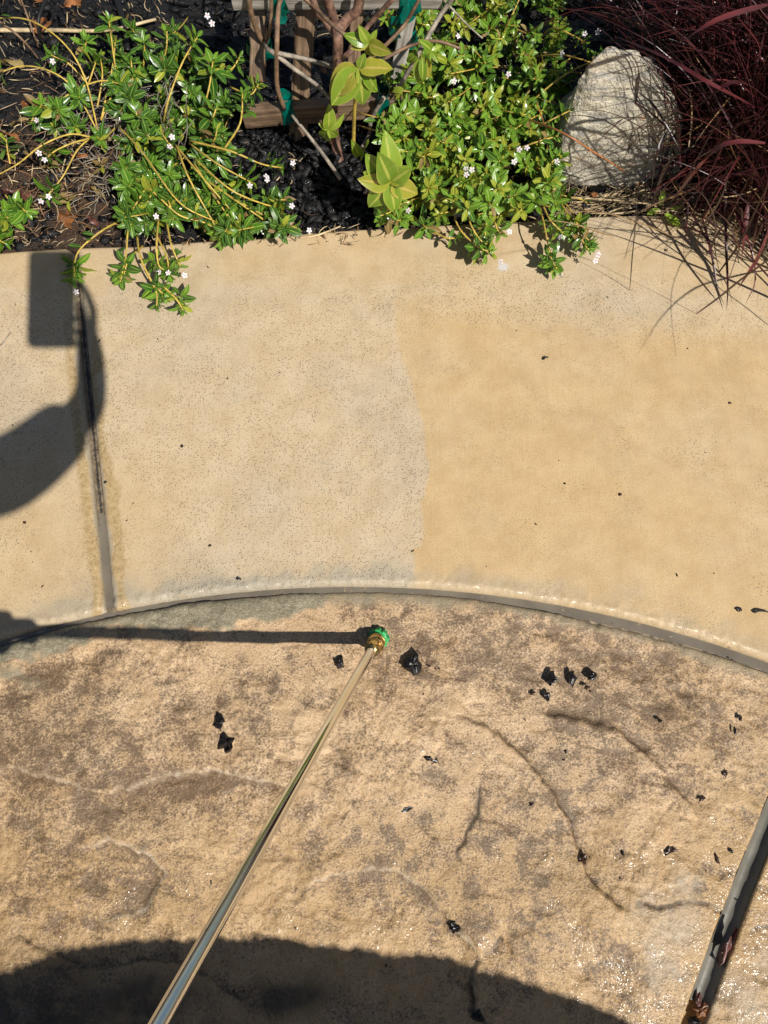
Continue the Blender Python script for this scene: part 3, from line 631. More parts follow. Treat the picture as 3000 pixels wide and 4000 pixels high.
def flower_mesh():
    V, Fc, mi = [(0, 0, 0)], [], []
    for k in range(5):
        a = 2*math.pi*k/5; d = np.array([math.cos(a), math.sin(a), 0]); s_ = np.array([-d[1], d[0], 0]); b = len(V)
        for r, w_, z in ((.0016, .0009, .0003), (.0042, .0024, .0010), (.0074, .0030, .0006), (.0098, .0008, -.0006)):
            V += [tuple(d*r-s_*w_+np.array([0, 0, z])), tuple(d*r+s_*w_+np.array([0, 0, z+.0004]))]
        Fc.append((0, b, b+1)); mi.append(1)
        for j in range(3): Fc.append((b+2*j, b+2*j+2, b+2*j+3, b+2*j+1)); mi.append(0)
    v, f = tube([(0, 0, -.012), (0, 0, -.0005)], [.0009, .0013], 5); o = len(V); V += [tuple(x) for x in v]; Fc += [tuple(i+o for i in q_) for q_ in f]; mi += [0]*len(f)
    me = mesh('flower', V, Fc, False, mi=mi); me.materials.append(M['petal']); me.materials.append(M['petal_pink']); return me
FLOWER = flower_mesh()
CAMP = Vector((0, 0, H))
def flower(pl, px, py, z, rs, sc=1.0, dir_=None):
    p = at(px, py, z); d = dir_ or ((CAMP-p).normalized() + Vector(rs.normal(0, .35, 3)))
    link('flower', FLOWER, None, pl.o, Matrix.Translation(p-pl.root) @ d.to_track_quat('Z', 'Y').to_matrix().to_4x4() @ Matrix.Rotation(rs.uniform(0, 6), 4, 'Z') @ Matrix.Scale(sc, 4))
def sprig(pl, path, nl, L, rs, r0=.0022, mats=('leaf_mid', 'leaf_dark'), indiv=True, axis=None, m='stem', length=None, spread=(30, 85)):
    """path: list of (px, py, z). The stem runs along it and ends in a tuft of leaves."""
    P = [at(*p) for p in path]; so, Q = pl.stem(P, r0*.78, r0*.5, m, indiv=indiv)
    d = (Q[-1]-Q[-2]).normalized(); ax = axis or (d*.7 + (CAMP-Q[-1]).normalized()*.5 + Vector(rs.normal(0, .12, 3)))
    rosette(pl, so, Q[-1], ax, nl, L*rs.uniform(.9, 1.22), rs, mats, indiv, length, spread)
    for k in range(int(len(Q)*.35), len(Q)-2):                  # scattered leaves and withered ones down the stem
        if rs.rand() < (.42 if not indiv else .22):
            dd = (Q[k+1]-Q[k]).normalized(); o1 = dd.orthogonal().normalized(); a_ = rs.uniform(0, 6.28); rad = Matrix.Rotation(a_, 3, dd) @ o1
            if rad.z < -.3: rad = -rad
            pl.leaf(so, LEAF[rs.randint(len(LEAF))], 'leaf_brown' if rs.rand() < .12 else mats[-1], Q[k], rad+dd*.6, (rs.normal(0, .3), rs.normal(0, .3), 1), rs.uniform(.35, .75), False)
    return so, Q
rs = np.random.RandomState(21)
G1 = 'low flowering shrubs along the kerb'
# left plant: bare arching yellow stems
pl = Plant('flowering_shrub', on_bed(390, 470), 'low shrub with bare yellow stems arching over brown litter at the top left', 'shrub', G1)
for path, nl in [
    ([(385, 520, .02), (330, 300, .10), (240, 160, .14), (100, 75, .14), (-60, 75, .10)], 6),
    ([(345, 330, .05), (270, 250, .08), (200, 215, .09)], 9),
    ([(385, 520, .02), (290, 350, .07), (200, 280, .09), (90, 258, .08), (-20, 290, .07)], 7),
    ([(210, 410, .05), (300, 350, .07), (400, 315, .08), (490, 335, .08)], 14),
    ([(345, 330, .04), (365, 270, .06), (380, 225, .06)], 10),
    ([(355, 535, .05), (270, 525, .07), (160, 570, .08), (70, 640, .06), (-40, 700, .05)], 6),
    ([(355, 535, .05), (300, 590, .05), (245, 690, .04), (180, 770, .03)], 13),
    ([(355, 540, .05), (280, 560, .07), (215, 590, .07), (178, 622, .06)], 12),
    ([(120, 480, .03), (150, 430, .04), (163, 408, .05)], 13),
    ([(40, 640, .02), (30, 590, .03), (24, 545, .04)], 12),
    ([(20, 760, .02), (50, 800, .03), (55, 822, .04)], 15), ([(-40, 800, .02), (0, 840, .03), (35, 850, .03)], 12), ([(-60, 860, .02), (-10, 930, .02), (18, 950, .01)], 14),
    ([(60, 760, .02), (90, 815, .04), (105, 830, .04)], 11), ([(300, 200, .03), (330, 180, .05), (338, 160, .06)], 11),
    ([(470, 862, .02), (400, 900, .05), (320, 965, .04), (292, 1020, .025), (290, 1085, .014)], 17),
    ([(395, 470, .02), (450, 320, .06), (440, 190, .09), (425, 80, .11)], 10), ([(395, 470, .02), (440, 260, .06), (450, 165, .08)], 10), ([(380, 420, .02), (400, 300, .05), (392, 225, .06)], 9),
]: sprig(pl, path, nl, .036 if nl > 8 else .026, rs)
for x, y, z in [(174, 624, .085), (152, 598, .07), (190, 768, .055), (160, 786, .05), (297, 1140, .014), (143, 470, .06), (205, 240, .1)]: flower(pl, x, y, z, rs, .58)
for _ in range(16):
    a = [(rs.uniform(60, 360), rs.uniform(480, 740), .01)]; b = (a[0][0]+rs.normal(0, 70), a[0][1]+rs.normal(20, 50), rs.uniform(.03, .06))
    P, Q = pl.stem([at(*a[0]), at((a[0][0]+b[0])/2+rs.normal(0, 15), (a[0][1]+b[1])/2, .04), at(*b)], .0012, .0008, 'stem_brown')
    if rs.rand() < .45: rosette(pl, P, Q[-1], (rs.normal(0, .3), rs.normal(0, .3), 1), 7, .024, rs, ('leaf_brown', 'leaf_brown'))
pl.finish()
# left-centre plant
pl = Plant('flowering_shrub', on_bed(700, 560), 'bushy low shrub left of the trellis, its tufts trailing over the kerb', 'shrub', G1)
for path, nl, L in [
    ([(560, 960, .03), (505, 1010, .06), (485, 1070, .055)], 12, .034), ([(520, 820, .04), (500, 900, .07), (492, 1000, .06), (470, 1100, .05)], 9, .028),
    ([(620, 850, .06), (612, 950, .08), (618, 1030, .06), (640, 1055, .05)], 15, .034),
    ([(535, 920, .05), (550, 1010, .07), (600, 1110, .055), (640, 1150, .045)], 15, .036), ([(570, 1060, .06), (610, 1140, .05), (612, 1200, .035)], 13, .036), ([(640, 1120, .05), (690, 1170, .04), (715, 1212, .03)], 16, .034),
    ([(650, 860, .06), (670, 960, .07), (705, 1040, .05)], 11, .030), ([(600, 900, .05), (650, 1000, .06), (660, 1075, .05)], 12, .034),
    ([(520, 690, .08), (610, 760, .10), (700, 840, .08), (800, 870, .06), (870, 915, .045)], 14, .034), ([(460, 490, .06), (560, 600, .10), (700, 790, .10), (850, 870, .06)], 10, .03),
    ([(680, 560, .10), (780, 680, .12), (900, 820, .08)], 14, .036), ([(740, 560, .10), (850, 640, .12), (985, 715, .08)], 13, .034), ([(740, 550, .10), (900, 590, .12), (1020, 640, .09), (1098, 655, .07)], 14, .034),
    ([(760, 620, .10), (900, 740, .11), (1040, 800, .07), (1100, 805, .06)], 13, .034), ([(800, 700, .09), (960, 810, .09), (1050, 872, .06)], 13, .034), ([(880, 760, .08), (1050, 850, .07), (1160, 890, .045)], 11, .032),
    ([(690, 570, .10), (740, 700, .11), (850, 900, .05), (865, 940, .04)], 14, .036), ([(760, 640, .10), (860, 800, .08), (940, 905, .04)], 13, .034),
    ([(640, 480, .08), (655, 400, .12), (710, 250, .15), (770, 145, .16)], 13, .036), ([(780, 470, .08), (815, 350, .12), (832, 238, .14)], 16, .040), ([(870, 590, .08), (930, 500, .12), (945, 440, .13), (947, 365, .14)], 14, .040),
    ([(630, 270, .05), (650, 190, .10), (652, 122, .12)], 12, .036), ([(560, 260, .05), (565, 200, .08), (562, 160, .10)], 12, .034), ([(520, 330, .05), (515, 270, .08), (512, 235, .09)], 12, .034),
    ([(850, 300, .08), (905, 270, .11), (935, 225, .12)], 12, .036), ([(900, 340, .1), (975, 370, .12), (1010, 330, .13)], 12, .036), ([(560, 470, .05), (545, 460, .08), (530, 442, .09)], 14, .036),
    ([(700, 600, .08), (660, 560, .12), (635, 525, .13)], 18, .042), ([(520, 600, .05), (500, 640, .08), (488, 668, .09)], 11, .036), ([(590, 700, .06), (560, 750, .09), (520, 815, .08)], 20, .042), ([(600, 720, .06), (590, 760, .09), (575, 790, .09)], 18, .040),
    ([(640, 740, .06), (660, 790, .09), (674, 838, .08)], 12, .034), ([(800, 500, .08), (830, 460, .11), (844, 425, .12)], 14, .038), ([(820, 580, .08), (840, 540, .11), (846, 512, .12)], 15, .038), ([(450, 500, .03), (420, 530, .05), (392, 545, .06)], 11, .032),
]: sprig(pl, path, nl, L, rs)
LC = [(620, 250, 900, 470, 15), (520, 450, 880, 700, 28), (570, 650, 960, 880, 30), (760, 770, 1120, 925, 18), (430, 120, 700, 330, 7), (470, 760, 700, 900, 9), (430, 300, 620, 480, 9), (460, 560, 620, 760, 8), (90, 380, 330, 520, 5)]
for x0, y0, x1, y1, k in LC:
    for _ in range(k):
        x, y = rs.uniform(x0, x1), rs.uniform(y0, y1); z = rs.uniform(.02, .09); bx, by = x+rs.normal(0, 50), y-rs.uniform(-20, 90)
        sprig(pl, [(bx, by, max(.0, z-.05)), ((x+bx)/2+rs.normal(0, 10), (y+by)/2, z-.012), (x, y, z)], rs.randint(8, 14), rs.uniform(.026, .036), rs, .0016, ('leaf_mid', 'leaf_dark') if rs.rand() < .5 else ('leaf_dark', 'leaf_dark'), False)
for x, y, z in [(663, 573, .15), (672, 535, .15), (810, 62, .19), (828, 92, .18), (623, 1062, .075), (657, 1066, .07), (721, 1076, .055), (909, 882, .065), (948, 900, .06), (1140, 804, .085), (976, 725, .10), (1044, 702, .10), (1144, 637, .09), (1040, 690, .1), (925, 905, .06), (1208, 900, .03), (610, 845, .1)]: flower(pl, x, y, z, rs, .56)
for _ in range(10):
    x, y = rs.uniform(620, 760), rs.uniform(280, 480); p = at(x, y, .14); pl.stem([at(x+rs.normal(0, 40), y+170, .03), at(x+rs.normal(0, 20), y+70, .11), p], .0012, .0007, 'twig_grey', nodes=False)
pl.finish()
# right plant: dense, small leaves
for root, lab, boxes, sprs, fl in [
    ((1880, 260), 'dense small-leaved green shrub right of the trellis, level with the boulder top', [(1640, -40, 2200, 240, 62), (1600, 200, 2180, 460, 70), (1480, 300, 1640, 430, 10), (1500, 60, 1700, 330, 16)],
     [([(2100, 160, .08), (2160, 110, .13), (2240, 140, .14), (2290, 170, .13)], 12, .028), ([(2050, 420, .08), (2180, 310, .14), (2300, 245, .15), (2390, 225, .15)], 16, .028), ([(1740, 160, .06), (1840, 190, .11), (1900, 250, .12)], 10, .028), ([(1960, 140, .08), (2000, 60, .13), (2040, -30, .15)], 10, .028),
      ([(2100, 220, .08), (2200, 215, .12), (2330, 250, .13)], 10, .026)],
     [(2284, 133, .16), (1986, 290, .14), (1774, 317, .13), (2335, 125, .15), (2195, 208, .14), (1790, 140, .13)]),
    ((1880, 620), 'dense small-leaved green shrub left of the boulder, its tufts hanging over the kerb', [(1560, 400, 2180, 640, 78), (1620, 600, 2190, 800, 70), (1460, 380, 1640, 560, 10), (1480, 740, 1720, 870, 16), (1800, 760, 2150, 850, 16)],
     [([(1765, 690, .05), (1770, 820, .06), (1800, 900, .06), (1870, 965, .05), (1917, 985, .045)], 20, .034), ([(1815, 710, .06), (1830, 850, .07), (1870, 930, .06), (1905, 955, .05)], 14, .032), ([(1860, 710, .06), (1865, 830, .07), (1900, 900, .06)], 14, .032), ([(1930, 700, .06), (1905, 820, .07), (1895, 920, .055)], 12, .03),
      ([(1930, 840, .06), (1940, 890, .055), (1957, 915, .05)], 14, .034), ([(1690, 905, .04), (1750, 930, .05), (1800, 925, .045)], 10, .024), ([(1640, 860, .03), (1660, 885, .04), (1668, 895, .04)], 12, .036),
      ([(2120, 800, .06), (2150, 860, .065), (2200, 910, .05)], 18, .034), ([(2180, 760, .05), (2240, 840, .06), (2275, 940, .05), (2300, 975, .045)], 22, .036), ([(2190, 790, .05), (2230, 860, .055), (2240, 905, .05)], 14, .032), ([(2110, 810, .05), (2130, 900, .06), (2150, 1000, .045), (2175, 1050, .035)], 20, .034), ([(2260, 900, .05), (2290, 930, .05), (2325, 960, .04)], 14, .03),
      ([(2060, 520, .08), (2150, 470, .13), (2230, 430, .13)], 12, .028), ([(1980, 600, .08), (2080, 560, .13), (2180, 530, .13)], 11, .028), ([(2050, 640, .08), (2120, 660, .10), (2170, 620, .11)], 16, .034), ([(2020, 640, .08), (2120, 700, .10), (2170, 700, .10)], 18, .036), ([(2060, 720, .06), (2110, 760, .08), (2150, 755, .08)], 16, .036),
      ([(1560, 760, .02), (1530, 820, .04), (1518, 850, .04)], 13, .034), ([(1660, 720, .05), (1670, 715, .08), (1668, 705, .09)], 14, .034)],
     [(1549, 588, .17), (1665, 714, .11), (1820, 659, .13), (1843, 664, .13), (2028, 584, .14), (2058, 577, .14), (2175, 631, .13), (2105, 777, .1), (2033, 840, .08), (1522, 853, .06), (1595, 823, .06), (1955, 1022, .05), (1990, 905, .07), (2192, 1078, .035), (2326, 1019, .04), (2336, 995, .05), (2188, 926, .06), (1822, 682, .13), (1560, 755, .1), (2008, 632, .13)]),
]:
    pl = Plant('flowering_shrub', on_bed(*root), lab, 'shrub', G1)
    for path, nl, L in sprs: sprig(pl, path, nl, L, rs, .0020)
    for x0, y0, x1, y1, k in boxes:
        for j in range(k):
            x, y = rs.uniform(x0, x1), rs.uniform(y0, y1)
            if x > 2120+ (y-200)*.08 and y < 300 and x > 2200: continue
            z = rs.uniform(.04, .13); bx, by = x+rs.normal(0, 70), y-rs.uniform(-40, 110)
            sprig(pl, [(bx, by, max(.01, z-.06)), ((x+bx)/2+rs.normal(0, 14), (y+by)/2, z-.012), (x, y, z)], rs.randint(8, 14), rs.uniform(.022, .031), rs, .0016, [('leaf_mid', 'leaf_mid'), ('leaf_mid', 'leaf_dark'), ('leaf_yel', 'leaf_mid')][rs.randint(3)], j < 9)
    for x, y, z in fl: flower(pl, x, y, z, rs, .55)
    pl.finish()

# ------------------------------------------------------------------ trellis, ties and the tied shrub
YB = at(1270, 432, .06).y; YT = YB + .05
def board(a, b, w_, t_, rough=.0012, n=14, seed=0, up=(0, 0, 1)):        # a weathered board from a to b
    rs_ = np.random.RandomState(seed); a, b = Vector(a), Vector(b); d = (b-a).normalized(); s_ = d.cross(Vector(up)).normalized(); u = s_.cross(d); V = []
    prof = [(-.5, -.42), (-.42, -.5), (.42, -.5), (.5, -.42), (.5, .42), (.42, .5), (-.42, .5), (-.5, .42)]
    for i in range(n):
        c = a.lerp(b, i/(n-1))
        for p in prof: V.append(c + s_*p[0]*t_ + u*p[1]*w_ + Vector(rs_.normal(0, rough*.4, 3)))
    Fc = [(i*8+k, i*8+(k+1) % 8, i*8+8+(k+1) % 8, i*8+8+k) for i in range(n-1) for k in range(8)] + [tuple(range(8))[::-1], tuple(range((n-1)*8, n*8))]
    return V, Fc, (a+b)/2, Matrix((d, s_, u)).transposed()
tr = empty('trellis', (0, YB, 0)); tag(tr, 'weathered wooden fan trellis with two rails standing behind the tied shrub', 'trellis')
def add_board(nm, a, b, w_, t_, m, seed):
    V, Fc, c, R3 = board(a, b, w_, t_, seed=seed); inv = R3.transposed()
    return link(nm, mesh(nm, [inv @ (v-c) for v in V], Fc, False), M[m], tr, Matrix.Translation(c-Vector((0, YB, 0))) @ R3.to_4x4())
bl, br = atY(952, 455, YB), atY(1600, 405, YB); add_board('rail', bl, br, .040, .020, 'wood_brown', 1)
tl, tr_ = atY(905, -22, YT), atY(1725, -24, YT); add_board('rail', tl, tr_, .040, .020, 'wood_grey', 2)
def stake(x0, y0, x1, y1, w_, m, seed):
    a = atY(x0, y0, YT+.024); b = atY(x1, y1, YB+.024); d = (a-b).normalized(); b = b - d*((b.z+.03)/d.z if seed == 4 else .012); a = a + d*.06
    V, Fc, c, R3 = board(b, a, w_, .018, seed=seed, up=(1, 0, 0)); inv = R3.transposed()
    return link('stake', mesh('stake', [inv @ (v-c) for v in V], Fc, False), M[m], tr, Matrix.Translation(c-Vector((0, YB, 0))) @ R3.to_4x4())
stake(1010, 40, 1006, 283, .027, 'wood_brown', 3); stake(1195, 40, 1174, 386, .034, 'wood_brown', 4); stake(1600, 50, 1530, 380, .024, 'wood_grey', 5)
stake(1395, 40, 1375, 380, .022, 'wood_brown', 6)
def tie(px, py, Y, w_, h_, label, ang=0.0, dep=.016):
    c = atY(px, py, Y); rs_ = np.random.RandomState(int(px)); V, n, k = [], 14, 4
    for i in range(n):
        a = 2*math.pi*i/n
        for j in range(k):
            u = (j/(k-1)-.5); V.append((math.copysign(abs(math.cos(a))**.6, math.cos(a))*w_*.5 + rs_.normal(0, .0005), math.copysign(abs(math.sin(a))**.6, math.sin(a))*dep + rs_.normal(0, .0005), u*h_ + .1*h_*math.sin(a*2+px)))
    Fc = [(i*k+j, ((i+1) % n)*k+j, ((i+1) % n)*k+j+1, i*k+j+1) for i in range(n) for j in range(k-1)]
    b = len(V); V += [(w_*.1, -dep*1.02, h_*.2), (w_*.55, -dep*1.5, h_*.45), (w_*.75, -dep*1.4, 0), (w_*.2, -dep*1.02, -h_*.3)]; Fc.append((b, b+1, b+2, b+3))
    o = link('plant_tie', mesh('plant_tie', V, Fc, True), M['tie']); o.location = c; o.rotation_euler = (0, ang, 0)
    return tag(o, label, 'plant tie', 'green plant ties on the trellis')
tie(1088, 8, YT, .026, .046, 'green tape tie wrapped round the top rail near its left end', 0)
tie(1592, 2, YT, .032, .050, 'green tape tie wrapped round the top rail near its right end', .1)
tie(1012, 184, YT+.02, .046, .020, 'green tape tie holding twigs to the leftmost trellis stake', .15)
tie(1540, 105, YT-.03, .016, .016, 'small scrap of green tape on a twig beside the right trellis stake', .3)
tie(1592, 140, YT+.02, .034, .026, 'green tape tie low on the right trellis stake', -.2)
tie(1122, 420, YB, .024, .048, 'dark green tape tie round the bottom rail near its left end', 0)
tie(1490, 382, YB, .020, .046, 'green tape tie round the bottom rail near its right end', .2)

sh = Plant('shrub', on_bed(1315, 640), 'young shrub with brown trunk and large light green leaves tied to the trellis', 'shrub')
YS = YB-.03
sh.stem([on_bed(1335, 660, -.01), atY(1310, 560, YS), atY(1302, 440, YS), atY(1318, 240, YS-.0), atY(1318, 130, YS+.0), atY(1300, 60, YT-.03), atY(1262, -40, YT-.04)], .010, .0075, 'bark', 'trunk', 8, False)
for P, r0, r1, m in [
    ([atY(1318, 150, YS), atY(1270, 80, YT-.05), atY(1235, 40, YT-.06), atY(1215, -40, YT-.05)], .006, .006, 'bark'),
    ([atY(1320, 120, YS), atY(1360, 70, YT-.05), atY(1395, 40, YT-.05), atY(1410, -40, YT-.05)], .009, .008, 'bark'),
    ([atY(1330, 230, YS), atY(1370, 200, YS-.01), atY(1440, 100, YT-.04), atY(1540, -10, YT-.05)], .005, .004, 'bark'),
    ([atY(1110, 425, YB-.014), atY(1082, 330, YS), atY(1082, 150, YS), atY(1090, 20, YT-.03), atY(1120, -40, YT-.03)], .0045, .004, 'stem_brown'),
    ([atY(1035, 180, YT-.01), atY(1000, 110, YT-.02), atY(975, 20, YT-.03), atY(980, -40, YT-.03)], .0045, .005, 'stem_brown'),
    ([atY(1035, 185, YT-.01), atY(1055, 110, YT-.03), atY(1060, 20, YT-.03), atY(1058, -40, YT-.03)], .003, .003, 'stem_brown'),
    ([atY(1300, 262, YS), atY(1200, 232, YS), atY(1060, 200, YS), atY(1035, 170, YT-.02)], .0035, .004, 'twig_grey'),
    ([atY(1060, 200, YS), atY(1150, 270, YS-.01), atY(1240, 335, YS-.01), atY(1300, 400, YS)], .004, .003, 'twig_grey'),
    ([atY(1330, 700, -.0+YS-.12), atY(1260, 600, YS-.08), atY(1190, 510, YS-.05), atY(1140, 450, YS-.03)], .0038, .0028, 'twig_grey'),
    ([atY(1380, 160, YS-.06), atY(1290, 90, YS-.04), atY(1220, 20, YT-.06), atY(1160, -30, YT-.06)], .003, .0035, 'stem_brown'),
    ([atY(1400, 260, YS-.08), atY(1480, 200, YS-.05), atY(1570, 110, YT-.06), atY(1620, 30, YT-.06), atY(1650, -30, YT-.06)], .003, .003, 'stem_brown'),
    ([atY(1500, 230, YS-.03), atY(1600, 180, YS-.02), atY(1700, 160, YS-.03), atY(1800, 190, YS-.04)], .0028, .0022, 'stem_brown'),
    ([atY(1560, 340, YS), atY(1640, 200, YS), atY(1720, 60, YT-.03), atY(1780, -20, YT-.03)], .004, .004, 'twig_grey'),
    ([atY(1380, 590, YS-.06), atY(1382, 500, YS-.07), atY(1385, 420, YS-.09), atY(1400, 280, YS-.12)], .0036, .0032, 'stem'),
    ([atY(1520, 820, YB-.26), atY(1525, 770, YB-.25), atY(1528, 700, YB-.24)], .0034, .0028, 'stem'),
    ([atY(1290, 560, YS), atY(1285, 530, YS-.05), atY(1282, 505, YS-.08)], .003, .0025, 'stem_brown'),
    ([atY(1500, 380, YS), atY(1450, 470, YS), atY(1440, 530, YS), atY(1400, 600, YS-.02)], .004, .004, 'twig_grey'),
]: sh.stem(P, r0, r1, m, 'branch', 6, False)
CL = [  # centre, depth plane, leaf tips, width factor
    ((1403, 268), YS-.13, [(1272, 355, 1), (1330, 335, .9), (1300, 402, .9), (1424, 424, .9), (1478, 347, .8), (1533, 252, .9), (1424, 212, .8), (1400, 330, .8)], .62),
    ((1440, 168), YS-.11, [(1349, 139, .9), (1403, 105, .8), (1475, 115, .8), (1502, 175, .8), (1524, 215, .9), (1370, 190, .8), (1450, 230, .8), (1420, 130, .7)], .5),
    ((1282, 506), YS-.09, [(1294, 420, .8), (1243, 480, .8), (1244, 570, .8), (1326, 545, .8), (1358, 464, .9), (1290, 545, .6)], .5),
    ((1525, 712), YB-.26, [(1411, 674, 1), (1532, 542, .8), (1615, 655, 1), (1640, 770, 1), (1545, 840, .9), (1447, 810, 1), (1425, 720, .9), (1596, 652, 1), (1422, 610, .9), (1490, 610, .7), (1560, 640, .7), (1500, 760, .7), (1570, 720, .7)], .6),
    ((1686, 199), YS-.07, [(1654, 155, .8), (1730, 175, .8), (1712, 248, .8), (1680, 240, .6)], .45),
    ((1630, 205), YS-.06, [(1585, 240, .9), (1590, 255, .8)], .6), ((1650, 225), YS-.07, [(1632, 330, .9), (1676, 295, .8), (1655, 320, .7)], .5),
    ((1575, 345), YS-.05, [(1530, 360, .8), (1540, 380, .6)], .5), ((1405, 610), YS-.12, [(1452, 545, .7), (1380, 560, .5)], .5),
]
rs2 = np.random.RandomState(4)
for (cx, cy), Y, tips, wf in CL:
    c = atY(cx, cy, Y)
    for tx, ty, k in tips:
        e = atY(tx, ty, Y + rs2.normal(0, .012)); e.z -= .0; d = e-c; L = d.length
        d = d + (CAMP-c).normalized()*L*rs2.uniform(-.05, .25)
        n_ = (CAMP-c).normalized() + Vector(rs2.normal(0, .28, 3))
        lf = BIG[rs2.randint(3)]; sh.leaf(None, lf, 'leaf_bigy' if rs2.rand() < .22 else 'leaf_big', c, d, n_, L/.075, True, (k*wf/.5*.62+.2)*1.3)
sh.finish()

# ------------------------------------------------------------------ boulder
def boulder():
    P = [at(*p) for p in [(2370, 196, .235), (2490, 205, .23), (2308, 250, .215), (2255, 310, .185), (2212, 380, .145), (2185, 530, .075), (2165, 690, .005), (2205, 745, -.03), (2400, 758, -.03), (2560, 742, -.03), (2670, 690, -.02), (2680, 560, .045), (2635, 420, .12), (2560, 290, .195)]]
    c = sum(P, Vector())/len(P); c.z = -.03
    back = [Vector((c.x+dx, c.y+.16+dy, z)) for dx, dy, z in ((-.09, -.02, -.03), (.14, 0, -.03), (-.02, -.03, .12), (.09, .0, .10), (0, .04, -.03))]
    low = [Vector((p.x, p.y+.01, -.06)) for p in P if p.z < .03]
    bm = bmesh.new()
    for p in P+back+low: bm.verts.new(p-c)
    bmesh.ops.convex_hull(bm, input=bm.verts); bmesh.ops.delete(bm, geom=[v for v in bm.verts if not v.link_faces], context='VERTS')
    bmesh.ops.triangulate(bm, faces=bm.faces)
    for it in range(5):
        bmesh.ops.subdivide_edges(bm, edges=[e for e in bm.edges if e.calc_length() > .007], cuts=1, use_grid_fill=True); bmesh.ops.triangulate(bm, faces=bm.faces)
        if it in (2,): bmesh.ops.smooth_vert(bm, verts=bm.verts, factor=.15, use_axis_x=True, use_axis_y=True, use_axis_z=True)
    bm.normal_update()
    for v in bm.verts:
        n = v.normal.copy(); p = v.co
        d = mnoise.fractal(p*9, 1, 2, 4)*.010 + mnoise.fractal(p*35, 1, 2, 3)*.0035 + (mnoise.ridged_multi_fractal(p*16, 1, 2, 3, 1, 2)-1)*.0022
        v.co = p + n*d
    me = bpy.data.meshes.new('boulder'); bm.to_mesh(me); bm.free(); me.polygons.foreach_set('use_smooth', np.ones(len(me.polygons), bool))
    o = link('boulder', me, M['granite']); o.location = c
    tag(o, 'pale speckled granite boulder with rust spots beside the dark red grass', 'boulder')
boulder()
